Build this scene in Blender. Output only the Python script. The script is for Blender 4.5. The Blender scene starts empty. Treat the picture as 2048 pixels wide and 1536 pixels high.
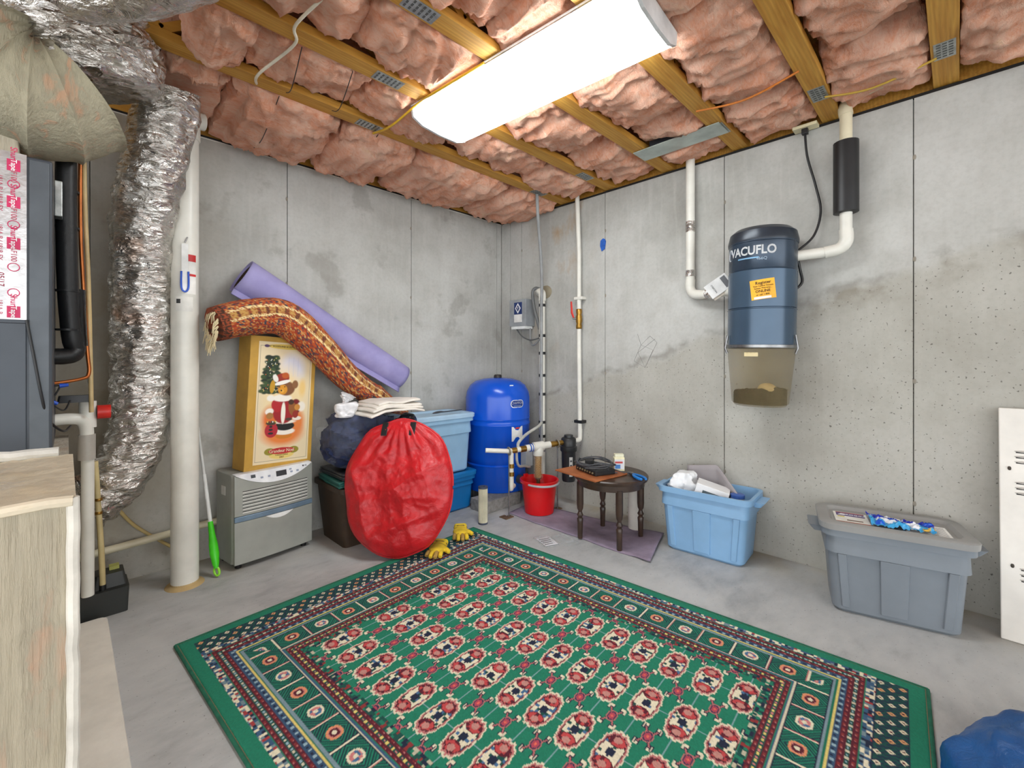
import bpy, math, random
import numpy as np
from mathutils import Vector, Matrix, noise
random.seed(7)
scene = bpy.context.scene
C = scene.collection
PI = math.pi
SQ = math.sqrt(.5)

# ------------------------------------------------------------------ camera, world, exposure
CAM = (-2.941, -3.083, 1.16)
FPX = 891.0
cd = bpy.data.cameras.new('camera'); cam = bpy.data.objects.new('camera', cd); C.objects.link(cam)
cam.location = CAM; cam.rotation_euler = (PI/2, 0, -PI/4)
cd.sensor_width = 36; cd.lens = 36*FPX/2048; cd.shift_y = -50/2048; cd.clip_start = .02
scene.camera = cam
world = bpy.data.worlds.new('world'); scene.world = world; world.use_nodes = True
world.node_tree.nodes['Background'].inputs[0].default_value = (.93, .97, 1.0, 1)
world.node_tree.nodes['Background'].inputs[1].default_value = 2.9
scene.view_settings.view_transform = 'Standard'; scene.view_settings.look = 'None'
scene.view_settings.gamma = 1; scene.view_settings.use_curve_mapping = False
scene.view_settings.exposure = 0.36
LAMP = 16.0

# survey helpers: a sight line met with a horizontal plane (zp), a plane parallel to the left wall (yp) or right wall (xp)
def zp(px, py, z=0):
    D = FPX*(CAM[2]-z)/(py-718); r = (px-1024)/FPX*D
    return Vector((CAM[0]+(D+r)*SQ, CAM[1]+(D-r)*SQ, z))
def yp(px, py, y):
    k = (px-1024)/FPX; dy = y-CAM[1]; dx = dy*(1+k)/(1-k)
    return Vector((CAM[0]+dx, y, CAM[2]+(718-py)/FPX*(dx+dy)*SQ))
def xp(px, py, x):
    k = (px-1024)/FPX; dx = x-CAM[0]; dy = dx*(1-k)/(1+k)
    return Vector((x, CAM[1]+dy, CAM[2]+(718-py)/FPX*(dx+dy)*SQ))

# ------------------------------------------------------------------ materials
def lin(c):
    return tuple(((v/255)/12.92 if v/255 <= .04045 else ((v/255+.055)/1.055)**2.4) for v in c[:3])
def L4(c): return lin(c)+(1,)
class NT:
    def __init__(s, name):
        s.m = bpy.data.materials.new(name); s.m.use_nodes = True; s.t = s.m.node_tree; s.n = s.t.nodes
        s.b = s.n['Principled BSDF']; s._co = None
    def link(s, a, b): s.t.links.new(a, b)
    def co(s):
        if not s._co: s._co = s.n.new('ShaderNodeTexCoord')
        return s._co.outputs['Object']
    def put(s, sock, v):
        if hasattr(v, 'links'): s.link(v, sock)
        elif isinstance(v, tuple) and sock.type == 'RGBA' and len(v) == 3: sock.default_value = L4(v)
        else: sock.default_value = v
    def map(s, scale=(1,1,1), rot=(0,0,0)):
        n = s.n.new('ShaderNodeMapping'); s.link(s.co(), n.inputs[0]); n.inputs['Scale'].default_value = scale
        n.inputs['Rotation'].default_value = rot; return n.outputs[0]
    def noise(s, scale, detail=4, rough=.55, vec=None, dist=0, out='Fac'):
        n = s.n.new('ShaderNodeTexNoise'); s.link(vec or s.co(), n.inputs['Vector'])
        n.inputs['Scale'].default_value = scale; n.inputs['Detail'].default_value = detail
        n.inputs['Roughness'].default_value = rough; n.inputs['Distortion'].default_value = dist; return n.outputs[out]
    def voro(s, scale, vec=None, feature='F1'):
        n = s.n.new('ShaderNodeTexVoronoi'); n.feature = feature; s.link(vec or s.co(), n.inputs['Vector']); n.inputs['Scale'].default_value = scale
        return n.outputs['Distance']
    def wave(s, scale, dist=3, vec=None, axis='X', detail=2):
        n = s.n.new('ShaderNodeTexWave'); n.bands_direction = axis; s.link(vec or s.co(), n.inputs['Vector'])
        n.inputs['Scale'].default_value = scale; n.inputs['Distortion'].default_value = dist; n.inputs['Detail'].default_value = detail
        return n.outputs['Fac']
    def ramp(s, fac, stops):
        n = s.n.new('ShaderNodeValToRGB'); s.link(fac, n.inputs[0]); e = n.color_ramp.elements
        while len(e) < len(stops): e.new(.5)
        for q, (p, c) in zip(e, stops): q.position = p; q.color = L4(c) if isinstance(c, tuple) else (c, c, c, 1)
        return n.outputs[0]
    def math(s, op, a, b=0.0, clamp=False):
        n = s.n.new('ShaderNodeMath'); n.operation = op; n.use_clamp = clamp; s.put(n.inputs[0], a); s.put(n.inputs[1], b); return n.outputs[0]
    def mix(s, fac, a, b, mode='MIX'):
        n = s.n.new('ShaderNodeMix'); n.data_type = 'RGBA'; n.blend_type = mode
        s.put(n.inputs[0], fac); s.put(n.inputs[6], a); s.put(n.inputs[7], b); return n.outputs[2]
    def sep(s, vec=None):
        n = s.n.new('ShaderNodeSeparateXYZ'); s.link(vec or s.co(), n.inputs[0]); return n.outputs
    def bump(s, h, strength=.3, dist=.01):
        n = s.n.new('ShaderNodeBump'); s.link(h, n.inputs['Height']); n.inputs['Strength'].default_value = strength
        n.inputs['Distance'].default_value = dist; s.link(n.outputs[0], s.b.inputs['Normal'])
    def done(s, col, rough=.5, metal=0.0, **kw):
        s.put(s.b.inputs['Base Color'], col); s.put(s.b.inputs['Roughness'], rough); s.put(s.b.inputs['Metallic'], metal)
        for k, v in kw.items(): s.put(s.b.inputs[k.replace('_', ' ')], v)
        return s.m
_mc = {}
def mat(col, rough=.5, metal=0.0, var=.12, vs=8.0, bs=0.0, bscale=60.0, **kw):
    """plain painted / moulded surface with slight mottling"""
    key = (col, rough, metal, var, vs, bs, bscale, tuple(kw.items()))
    if key in _mc: return _mc[key]
    t = NT('surface_%d_%d_%d' % col); nz = t.noise(vs, 5)
    d = tuple(max(0, c*(1-var)) for c in col); l = tuple(min(255, c*(1+var*.6)) for c in col)
    c = t.ramp(nz, [(.3, d), (.7, l)])
    if bs: t.bump(t.noise(bscale, 4), bs, .004)
    _mc[key] = t.done(c, rough, metal, **kw); return _mc[key]
def vcol_mat(name, rough=.6, bs=0.0, bscale=300.0, **kw):
    t = NT(name); a = t.n.new('ShaderNodeVertexColor'); a.layer_name = 'Col'
    if bs: t.bump(t.noise(bscale, 3), bs, .003)
    return t.done(a.outputs[0], rough, 0.0, **kw)

WHITEPVC = mat((226, 224, 214), .35, var=.07, vs=5)
CREAMPVC = mat((222, 212, 182), .4, var=.08, vs=4)
BLACKP = mat((26, 27, 29), .42, var=.2)
STEEL = mat((150, 150, 150), .38, 1.0, var=.2, vs=20)
GALV = mat((176, 180, 178), .42, .85, var=.18, vs=30)
BRASS = mat((168, 130, 62), .35, .9, var=.2)
COPPER = mat((190, 112, 62), .35, .85, var=.2)

def m_concrete(side):
    t = NT('concrete_'+side)
    big = t.noise(1.1, 6, .6); mid = t.noise(5, 5, .6); fine = t.noise(45, 4, .6)
    streak = t.noise(9, 3, .5, vec=t.map((3, 3, .25)))
    c = t.ramp(big, [(.32, (158, 157, 151)), (.52, (186, 186, 181)), (.72, (200, 200, 196))])
    c = t.mix(t.math('MULTIPLY', t.ramp(mid, [(.45, 0.0), (.75, 1.0)]), .28), c, (138, 134, 124))
    c = t.mix(t.math('MULTIPLY', t.ramp(streak, [(.5, 0.0), (.8, 1.0)]), .3), c, (204, 203, 198))
    c = t.mix(t.math('MULTIPLY', t.ramp(fine, [(.45, 0.0), (.8, 1.0)]), .18), c, (120, 117, 110))
    x, y, z = t.sep()
    if side == 'right':
        # pour line rising towards the near end; rough, pitted concrete below it
        line = t.math('ADD', t.math('MULTIPLY', y, -.33), .66)
        line = t.math('ADD', line, t.math('MULTIPLY', t.math('SUBTRACT', t.noise(3.5, 5), .5), .25))
        d = t.math('SUBTRACT', line, z)
        below = t.ramp(t.math('MULTIPLY', d, 18.0, True), [(0, 0.0), (1, 1.0)])
        band = t.math('MULTIPLY', below, t.ramp(t.math('MULTIPLY', d, 5.0, True), [(.1, 1.0), (.8, 0.0)]))
        near = t.ramp(t.math('MULTIPLY', t.math('ADD', t.math('MULTIPLY', y, -1.0), -1.9), 1.2, True), [(0, .15), (1, 1.0)])
        patch = t.ramp(t.noise(4, 5, .6), [(.42, 0.0), (.55, 1.0)])
        c = t.mix(t.math('MULTIPLY', t.math('MULTIPLY', band, near), patch), c, (116, 110, 98))
        c = t.mix(t.math('MULTIPLY', below, .32), c, (156, 149, 130))
        seam = t.ramp(t.math('MULTIPLY', t.math('ABSOLUTE', d), 26.0, True), [(.1, .5), (.9, 0.0)]); c = t.mix(t.math('MULTIPLY', seam, patch), c, (118, 112, 102))
        stain = t.math('MULTIPLY', t.ramp(t.noise(3.0, 5, .6, vec=t.map((1, 1, .5))), [(.52, 0.0), (.66, 1.0)]),
                       t.ramp(t.math('MULTIPLY', t.math('ABSOLUTE', t.math('ADD', y, .72)), 2.6, True), [(.3, .75), (1, 0.0)]))
        stain = t.math('MULTIPLY', stain, t.ramp(t.math('MULTIPLY', t.math('SUBTRACT', z, 1.2), 2.0, True), [(0, 0.0), (.5, 1.0)]))
        c = t.mix(stain, c, (166, 128, 70))
    else:
        below = t.ramp(t.math('MULTIPLY', t.math('SUBTRACT', .5, z), 2.0, True), [(0, 0.0), (1, .5)])
        damp = t.ramp(t.noise(2.6, 5, .6), [(.56, 0.0), (.62, 1.0)])
        c = t.mix(t.math('MULTIPLY', damp, .35), c, (120, 116, 106))
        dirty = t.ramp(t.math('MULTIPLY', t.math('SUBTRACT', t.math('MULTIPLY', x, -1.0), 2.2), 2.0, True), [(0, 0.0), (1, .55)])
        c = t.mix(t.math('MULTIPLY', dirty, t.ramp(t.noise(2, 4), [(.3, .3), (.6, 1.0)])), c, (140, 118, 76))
    pit = t.ramp(t.noise(75, 2, .5), [(.66, 0.0), (.71, 1.0)])
    pit = t.math('MULTIPLY', pit, t.math('ADD', t.math('MULTIPLY', below, .7), .05))
    c = t.mix(pit, c, (70, 66, 58))
    h = t.math('SUBTRACT', t.math('ADD', t.math('MULTIPLY', fine, .4), t.math('MULTIPLY', mid, .3)), pit)
    t.bump(h, .35, .006)
    return t.done(c, .85)
def m_floor():
    t = NT('concrete_floor'); a = t.noise(1.3, 6, .6, dist=.6); b = t.noise(7, 5, .65, vec=t.map((1, 2.2, 1), (0, 0, .8))); f = t.noise(80, 3)
    c = t.ramp(a, [(.3, (150, 151, 152)), (.5, (176, 178, 178)), (.72, (194, 196, 196))])
    c = t.mix(t.math('MULTIPLY', t.ramp(b, [(.42, 0.0), (.7, 1.0)]), .45), c, (204, 204, 202))
    c = t.mix(t.math('MULTIPLY', t.ramp(b, [(.25, 1.0), (.42, 0.0)]), .4), c, (132, 130, 128))
    x, y, z = t.sep()
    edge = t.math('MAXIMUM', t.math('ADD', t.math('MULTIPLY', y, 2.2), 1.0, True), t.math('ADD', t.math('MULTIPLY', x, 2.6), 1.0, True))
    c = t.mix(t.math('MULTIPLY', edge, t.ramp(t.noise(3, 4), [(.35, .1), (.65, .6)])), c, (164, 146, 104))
    c = t.mix(t.ramp(t.noise(110, 1), [(.72, 0.0), (.76, .7)]), c, (92, 88, 84))
    t.bump(t.math('ADD', f, b), .12, .004)
    return t.done(c, t.ramp(b, [(.3, .5), (.7, .7)]))
def m_insul():
    t = NT('pink_fiberglass'); a = t.noise(5, 6, .65, dist=1.2); b = t.noise(16, 6, .7, vec=t.map((1, 2.5, 1.5), (.3, .2, .6)), dist=1.5)
    f = t.noise(70, 5, .7, vec=t.map((1, 3, 1), (.5, .1, .4)), dist=2)
    c = t.ramp(a, [(.28, (234, 146, 108)), (.45, (246, 176, 142)), (.62, (250, 198, 170)), (.8, (250, 206, 160))])
    c = t.mix(t.math('MULTIPLY', t.ramp(b, [(.45, 0.0), (.7, 1.0)]), .5), c, (252, 220, 200))
    c = t.mix(t.math('MULTIPLY', t.ramp(b, [(.28, 1.0), (.45, 0.0)]), .5), c, (226, 128, 88))
    t.bump(t.math('ADD', b, t.math('MULTIPLY', f, .7)), .7, .02)
    return t.done(c, .95)
def m_wood(c0=(206, 156, 66), c1=(178, 122, 38), axis=(1, 14, 14)):
    t = NT('lumber'); v = t.map(axis)
    g = t.noise(3, 5, .6, vec=v, dist=.8); k = t.wave(1.5, 6, vec=v, axis='Y')
    c = t.ramp(g, [(.3, c1), (.65, c0)]); c = t.mix(t.math('MULTIPLY', k, .25), c, tuple(int(q*.72) for q in c1))
    t.bump(g, .2, .003); return t.done(c, .65)
def m_foil(dark=False):
    t = NT('crinkled_foil'); a = t.voro(17, t.map((1, 1, 2.2), (.2, .3, 0))); b = t.noise(11, 4, .6, vec=t.map((1, 1, 2.6)), dist=2.0); g = t.noise(3.5, 4)
    c = t.ramp(g, [(.35, (196, 190, 182)), (.6, (226, 224, 220)), (.74, (198, 160, 134))])
    t.bump(t.math('ADD', t.math('MULTIPLY', a, .8), b), .6, .03)
    return t.done(c, t.ramp(b, [(.3, .16), (.7, .34)]), .95)
def m_mastic(col=(196, 186, 164), pink=(198, 160, 132), sc=(2.0, 2.0, .5)):
    t = NT('duct_mastic'); s = t.noise(3, 5, .6, vec=t.map(sc), dist=1); b = t.noise(14, 5, .65, vec=t.map((sc[0], sc[1], sc[2]*.5)))
    c = t.ramp(s, [(.45, col), (.56, tuple(int(q*.93) for q in col)), (.66, pink)])
    c = t.mix(t.math('MULTIPLY', t.noise(12, 5), .35), c, tuple(int(q*.82) for q in col))
    c = t.mix(t.math('MULTIPLY', t.ramp(b, [(.35, 1.0), (.55, 0.0)]), .14), c, tuple(int(q*.74) for q in col))
    t.bump(t.math('ADD', b, t.math('MULTIPLY', s, .5)), .8, .015); return t.done(c, .7)
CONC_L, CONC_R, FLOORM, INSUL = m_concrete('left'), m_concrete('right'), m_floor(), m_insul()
WOOD = m_wood(); FOIL = m_foil(); MASTIC = m_mastic()
VPRINT = vcol_mat('printed_colours', .45); VPILE = vcol_mat('woven_pile', .95, .5, 400); VPLASTIC = vcol_mat('printed_film', .3)

# ------------------------------------------------------------------ geometry builder
WM = {}
def thing(name, label, cat, loc=(0, 0, 0), rz=0.0, group=None, rot=None):
    o = bpy.data.objects.new(name, None); C.objects.link(o); o.empty_display_size = .05
    o.location = loc; o.rotation_euler = rot if rot else (0, 0, rz)
    o['label'] = label; o['category'] = cat
    if group: o['group'] = group
    M = Matrix.Translation(Vector(loc)) @ (o.rotation_euler.to_matrix().to_4x4()); WM[o.name] = M
    return o
def tag(o, label, cat, group=None):
    o['label'] = label; o['category'] = cat
    if group: o['group'] = group
    return o
def struct(o): o['kind'] = 'structure'; return o
class G:
    def __init__(s): s.v = []; s.f = []; s.c = None
    def add(s, vs, fs):
        k = len(s.v); s.v += [Vector(p) for p in vs]; s.f += [tuple(i+k for i in f) for f in fs]; return s
    def box(s, a, b, M=None):
        x0, y0, z0 = a; x1, y1, z1 = b
        vs = [Vector(p) for p in ((x0,y0,z0),(x1,y0,z0),(x1,y1,z0),(x0,y1,z0),(x0,y0,z1),(x1,y0,z1),(x1,y1,z1),(x0,y1,z1))]
        if M: vs = [M @ p for p in vs]
        return s.add(vs, [(3,2,1,0),(4,5,6,7),(0,1,5,4),(1,2,6,5),(2,3,7,6),(3,0,4,7)])
    def loops(s, ls, cap0=True, cap1=True, closed=True):
        k = len(s.v); n = len(ls[0])
        for l in ls: s.v += [Vector(p) for p in l]
        for i in range(len(ls)-1):
            for j in range(n if closed else n-1):
                a = k+i*n+j; b = k+i*n+(j+1) % n; s.f.append((a, b, b+n, a+n))
        if cap0: s.f.append(tuple(k+j for j in reversed(range(n))))
        if cap1: s.f.append(tuple(k+(len(ls)-1)*n+j for j in range(n)))
        return s
    def tube(s, pts, r, seg=14, cap=True, fn=None, flat=1.0):
        pts = [Vector(p) for p in pts]; n = len(pts); R = r if isinstance(r, (list, tuple)) else [r]*n
        T = [(pts[min(i+1, n-1)]-pts[max(i-1, 0)]).normalized() for i in range(n)]
        up = Vector((0, 0, 1)) if abs(T[0].z) < .9 else Vector((1, 0, 0))
        N = (up-T[0]*up.dot(T[0])).normalized(); ls = []
        for i in range(n):
            N = (N-T[i]*N.dot(T[i])).normalized(); B = T[i].cross(N); l = []
            for j in range(seg):
                a = 2*PI*j/seg; rr = R[i]*(fn(i/(n-1), a) if fn else 1)
                l.append(pts[i]+(N*math.cos(a)*flat+B*math.sin(a))*rr)
            ls.append(l)
        return s.loops(ls, cap, cap)
    def cyl(s, a, b, r, r2=None, seg=20): return s.tube([a, b], [r, r if r2 is None else r2], seg)
    def lathe(s, prof, c=(0, 0, 0), seg=32, cap=True):
        c = Vector(c); return s.loops([[c+Vector((r*math.cos(2*PI*j/seg), r*math.sin(2*PI*j/seg), z)) for j in range(seg)] for r, z in prof], cap, cap)
    def prism(s, poly, h, M=None):
        ls = [[Vector((p[0], p[1], z)) for p in poly] for z in (0, h)]
        if M: ls = [[M @ p for p in l] for l in ls]
        return s.loops(ls)
    def grid(s, fn, nu, nv, cfn=None, closeu=False):
        k = len(s.v); cs = []
        for i in range(nu):
            for j in range(nv):
                s.v.append(Vector(fn(i/(nu-1) if not closeu else i/nu, j/(nv-1))))
                if cfn: cs.append(cfn(i/(nu-1), j/(nv-1)))
        for i in range(nu if closeu else nu-1):
            for j in range(nv-1):
                a = k+i*nv+j; b = k+((i+1) % nu)*nv+j; s.f.append((a, b, b+1, a+1))
        if cfn: s.c = (s.c or [])+cs
        return s
    def ell(s, c, rx, ry=None, rz=None, nu=16, nv=10, M=None):
        ry = ry or rx; rz = rz or rx; c = Vector(c); ls = []
        for i in range(1, nv):
            th = PI*i/nv
            ls.append([c+Vector((rx*math.sin(th)*math.cos(2*PI*j/nu), ry*math.sin(th)*math.sin(2*PI*j/nu), -rz*math.cos(th))) for j in range(nu)])
        if M: ls = [[M @ p for p in l] for l in ls]
        return s.loops(ls)
    def obj(s, name, m, parent=None, smooth=True, bevel=0, local=False, angle=40, solid=0, sub=0, remesh=0):
        me = bpy.data.meshes.new(name); v = s.v
        if parent is not None and not local:
            W = WM[parent.name].inverted(); v = [W @ p for p in v]
        me.from_pydata([tuple(p) for p in v], [], s.f); me.update()
        o = bpy.data.objects.new(name, me); C.objects.link(o)
        if s.c:
            ca = me.color_attributes.new('Col', 'FLOAT_COLOR', 'POINT')
            ca.data.foreach_set('color', np.array([tuple(c)+(1,) if len(c) == 3 else c for c in s.c], dtype=np.float32).ravel())
        me.materials.append(m)
        if smooth: me.shade_smooth(); me.set_sharp_from_angle(angle=math.radians(angle))
        if parent is not None: o.parent = parent; WM[o.name] = WM[parent.name]
        else: WM[o.name] = Matrix.Identity(4)
        if solid: d = o.modifiers.new('thick', 'SOLIDIFY'); d.thickness = solid; d.offset = 0
        if remesh: d = o.modifiers.new('skin', 'REMESH'); d.mode = 'VOXEL'; d.voxel_size = remesh; d.use_smooth_shade = True
        if remesh: d = o.modifiers.new('smooth', 'SMOOTH'); d.iterations = 4
        if bevel: d = o.modifiers.new('bevel', 'BEVEL'); d.width = bevel; d.segments = 2; d.limit_method = 'ANGLE'
        if sub: d = o.modifiers.new('sub', 'SUBSURF'); d.levels = sub; d.render_levels = sub
        return o
def spline(pts, n=8):
    pts = [Vector(p) for p in pts]; out = []
    for i in range(len(pts)-1):
        p0 = pts[max(i-1, 0)]; p1 = pts[i]; p2 = pts[i+1]; p3 = pts[min(i+2, len(pts)-1)]
        for k in range(n):
            t = k/n; out.append(.5*((2*p1)+(p2-p0)*t+(2*p0-5*p1+4*p2-p3)*t*t+(3*p1-p0-3*p2+p3)*t**3))
    return out+[pts[-1]]
def rrect(hx, hy, r, z, n=5, cx=0, cy=0):
    out = []
    for q, (sx, sy) in enumerate(((1, 1), (-1, 1), (-1, -1), (1, -1))):
        for k in range(n+1):
            a = q*PI/2+k/n*PI/2; out.append(Vector((cx+sx*(hx-r)+r*math.cos(a), cy+sy*(hy-r)+r*math.sin(a), z)))
    return out
def text(s, size, M, m, parent, name='lettering', warp=None, align='CENTER', sx=1.0, bold=0.0):
    cu = bpy.data.curves.new('t', 'FONT'); cu.body = s; cu.size = size; cu.align_x = align; cu.align_y = 'CENTER'; cu.extrude = .0006
    cu.resolution_u = 3; cu.offset = bold*size
    o = bpy.data.objects.new('t', cu); C.objects.link(o)
    dg = bpy.context.evaluated_depsgraph_get(); me = bpy.data.meshes.new_from_object(o.evaluated_get(dg))
    bpy.data.objects.remove(o); bpy.data.curves.remove(cu)
    g = G(); g.v = []
    for q in me.vertices:
        p = Vector((q.co.x*sx, q.co.y, q.co.z)); g.v.append(warp(p) if warp else M @ p)
    g.f = [tuple(p.vertices) for p in me.polygons]; bpy.data.meshes.remove(me)
    return g.obj(name, m, parent, smooth=False)
def frame(o, xdir, ydir):
    x = Vector(xdir).normalized(); y = Vector(ydir); y = (y-x*y.dot(x)).normalized(); z = x.cross(y)
    return Matrix(((x.x, y.x, z.x, o[0]), (x.y, y.y, z.y, o[1]), (x.z, y.z, z.z, o[2]), (0, 0, 0, 1)))
def fb(p, s, o=4): return noise.fractal(Vector(p)*s, .9, 2.1, o)
def lc(c): return lin(c)

# ------------------------------------------------------------------ the room
WH = 2.44
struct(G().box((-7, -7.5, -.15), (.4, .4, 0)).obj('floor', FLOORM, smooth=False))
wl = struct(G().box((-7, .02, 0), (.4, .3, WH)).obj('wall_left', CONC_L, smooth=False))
wr = struct(G().box((.02, -7.5, 0), (.3, .02, WH)).obj('wall_right', CONC_R, smooth=False))
SEAM = mat((140, 134, 122), .9)
def panels(wall, edges, left):
    for a, b in zip(edges[:-1], edges[1:]):
        g = G(); q = .0022
        if left: g.box((-b+q, 0, 0), (-a-q, .02, WH))
        else: g.box((0, -b+q, 0), (.02, -a-q, WH))
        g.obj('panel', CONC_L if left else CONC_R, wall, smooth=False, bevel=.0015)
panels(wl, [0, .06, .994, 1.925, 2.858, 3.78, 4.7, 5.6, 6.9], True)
panels(wr, [0, .12, .265, 1.158, 2.04, 2.93, 3.82, 4.7, 5.6, 7.4], False)
for k, (s_, z_) in enumerate([(a, z) for a in (.994, 1.925, 2.858) for z in (.45, 1.05, 1.65, 2.2)]):
    G().ell((-s_-.004, .0, z_), .007, .002, .014, 10, 6).obj('form_tie', SEAM, wl)
for k, (s_, z_) in enumerate([(a, z) for a in (.265, 1.158, 2.04, 2.93) for z in (.45, 1.05, 1.65, 2.15)]):
    G().ell((.0, -s_-.004, z_), .002, .007, .014, 10, 6).obj('form_tie', SEAM, wr)
DECK = m_wood((150, 118, 72), (112, 82, 44), (2, 6, 6))
struct(G().box((-7, -7.5, 2.84), (.4, .4, 2.87)).obj('ceiling', DECK, smooth=False))
t1 = struct(G().box((-7, .012, 2.455), (.02, .16, 2.84)).obj('trim_1', WOOD, smooth=False))
G().box((-7, .004, WH), (.02, .16, 2.456)).obj('sill_gasket', mat((30, 28, 26), .8), t1, smooth=False)
G().box((-7, -.004, WH-.004), (0, .02, WH+.001)).obj('gasket_lip', mat((214, 212, 204), .6), t1, smooth=False)
t2 = struct(G().box((.03, -7.5, 2.455), (.18, .012, 2.84)).obj('trim_2', WOOD, smooth=False))
G().box((.004, -7.5, WH), (.18, .004, 2.456)).obj('sill_gasket', mat((30, 28, 26), .8), t2, smooth=False)
pad = struct(G().loops([rrect(.62, 1.55, .03, 0, 3, -3.43, -1.98), rrect(.615, 1.545, .03, .03, 3, -3.43, -1.98)]).obj('trim_3', mat((226, 222, 212), .75, var=.06, bs=.2), angle=30))

# floor trusses: flat bottom chords running towards the right wall
CH = [-.765, -1.205, -1.67, -2.135, -2.60, -3.045, -3.51, -3.97]
ORD = ['first', 'second', 'third', 'fourth', 'fifth', 'sixth', 'seventh', 'eighth', 'ninth']
for i, yc in enumerate(CH):
    t = thing('floor_truss', '%s yellow lumber floor truss counted from left wall, with pressed metal plates' % ORD[i], 'joist', (-3.5, yc, 2.46), group='floor trusses overhead')
    G().box((-6.9, yc-.044, 2.46), (.12, yc+.044, 2.498)).obj('bottom_chord', WOOD, t, smooth=False, bevel=.002)
    G().box((-6.9, yc-.044, 2.80), (.12, yc+.044, 2.838)).obj('top_chord', WOOD, t, smooth=False)
    x = -.15; k = 0
    while x > -6.5:
        a = Vector((x, yc, 2.498)); b = Vector((x-.42, yc, 2.80))
        if k % 2: a, b = Vector((x, yc, 2.80)), Vector((x-.42, yc, 2.498))
        d = (b-a); M = frame(a, d, (0, 1, 0)); G().box((0, -.04, -.018), (d.length, .04, .018), M).obj('web', WOOD, t, smooth=False)
        x -= .42; k += 1
    for q, px_ in enumerate((-.33, -1.75 - .13*i, -3.3)):
        p = G().box((px_-.07, yc-.034, 2.4585), (px_+.07, yc+.034, 2.4605)).obj('nail_plate', GALV, t, smooth=False)
        g = G()
        for a in range(6):
            for b in range(3): g.box((px_-.06+a*.021, yc-.026+b*.019, 2.4575), (px_-.052+a*.021, yc-.012+b*.019, 2.459))
        g.obj('teeth', mat((96, 98, 96), .5, .6), p, smooth=False)
# galvanised duct pan between two trusses
d_ = thing('duct_pan', 'flat grey sheet metal strip fixed between trusses above right wall', 'duct', (-.3, -1.9, 2.452))
G().box((-.42, -2.16, 2.452), (-.27, -1.64, 2.457)).obj('sheet', mat((186, 196, 190), .45, .3), d_, smooth=False)
G().box((-.40, -1.98, 2.455), (-.29, -1.74, 2.50)).obj('opening', mat((34, 40, 48), .6), d_, smooth=False)

# pink batts
def batt(x0, x1, y0, y1, zb, sd, n=72, m=64):
    cx, cy = (x0+x1)/2, (y0+y1)/2; hx = (x1-x0)/2; hy = (y1-y0)/2; zt = 2.72; cz = (zt+zb)/2; hz = (zt-zb)/2
    off = Vector((sd*3.7, sd*1.3, sd*2.1)); ls = []
    for i in range(n):
        t = -1+2*i/(n-1); t = math.sin(t*PI/2); e = max(.02, (1-abs(t)**4))**.36; l = []
        for j in range(m):
            a = 2*PI*j/m; ca, sa = math.cos(a), math.sin(a)
            ex = .55; yy = math.copysign(abs(ca)**ex, ca); zz = math.copysign(abs(sa)**ex, sa)
            p = Vector((cx+hx*t, cy+hy*yy*(.55+.45*e), cz+hz*zz*e))
            nrm = Vector((t**3*.8, yy*.7, zz)).normalized()
            q = p+off
            fold = noise.noise(Vector((q.x*9+2*noise.noise(q*3), q.y*3.2, q.z*4)))
            rdg = 1-min(1, abs(noise.noise(Vector((q.x*7+1.5*noise.noise(q*4), q.y*9, q.z*9))))*3.2)
            d = .030*noise.fractal(q*3.6, .8, 2.2, 3)+.024*(1-abs(fold)*2.2)+.020*rdg+.020*noise.fractal(q*15, .6, 2.3, 4)+.007*noise.noise(q*48)
            p += nrm*d
            if p.z > 2.447: p.y = min(max(p.y, y0+.001), y1-.001)
            else: k_ = min(1, (2.447-p.z)/.06); p.y = min(max(p.y, y0+.012*k_), y1-.012*k_)
            fx = max(abs(p.x+1.46)-.24, abs(p.y+1.70)-.65)
            if fx < 0: p.z = max(p.z, 2.462)
            elif fx < .12: p.z = max(p.z, 2.462-fx*.9)
            if p.x < -2.30 and p.y > -.64: p.z = max(p.z, 2.455)
            if -.44 < p.x < -.25 and -2.18 < p.y < -1.62: p.z = max(p.z, 2.506)
            p.x = min(p.x, .005 if p.z < 2.45 else .02); p.z = min(p.z, 2.80)
            if p.z < 2.456 and p.x > -.004: p.x = -.004
            if p.y > -.006: p.y = -.006
            l.append(p)
        ls.append(l)
    return G().loops(ls).obj('insulation_batt', INSUL, angle=180)
edges = [-.0]+[c for c in CH]
rs = random.Random(3); sd = 0
for bi in range(len(CH)):
    y1 = (edges[bi]-.045) if bi else -.012; y0 = edges[bi+1]+.045
    x = -.005; xend = {0: -2.66, 1: -2.60}.get(bi, -4.4)
    while x > max(-3.9, xend+.1):
        ln = rs.uniform(.42, .85); xa = max(x-ln, xend)
        if (xa-CAM[0])+(y1-CAM[1]) < -.6: break
        sd += 1; zb = rs.uniform(2.452, 2.475)-(.055 if bi == 0 else 0)
        o = batt(xa+.004, x, y0, y1, zb, sd)
        if bi == 0: tag(o, 'pink fiberglass batt sagging over the wall top between first truss and left wall', 'insulation', 'batts along the left wall')
        else: tag(o, 'pink fiberglass batt in the bay between %s and %s trusses from left wall' % (ORD[bi-1], ORD[bi]), 'insulation', 'batts in bay %s' % ORD[bi])
        x = xa-rs.choice([.0, .01, .035])
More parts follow.
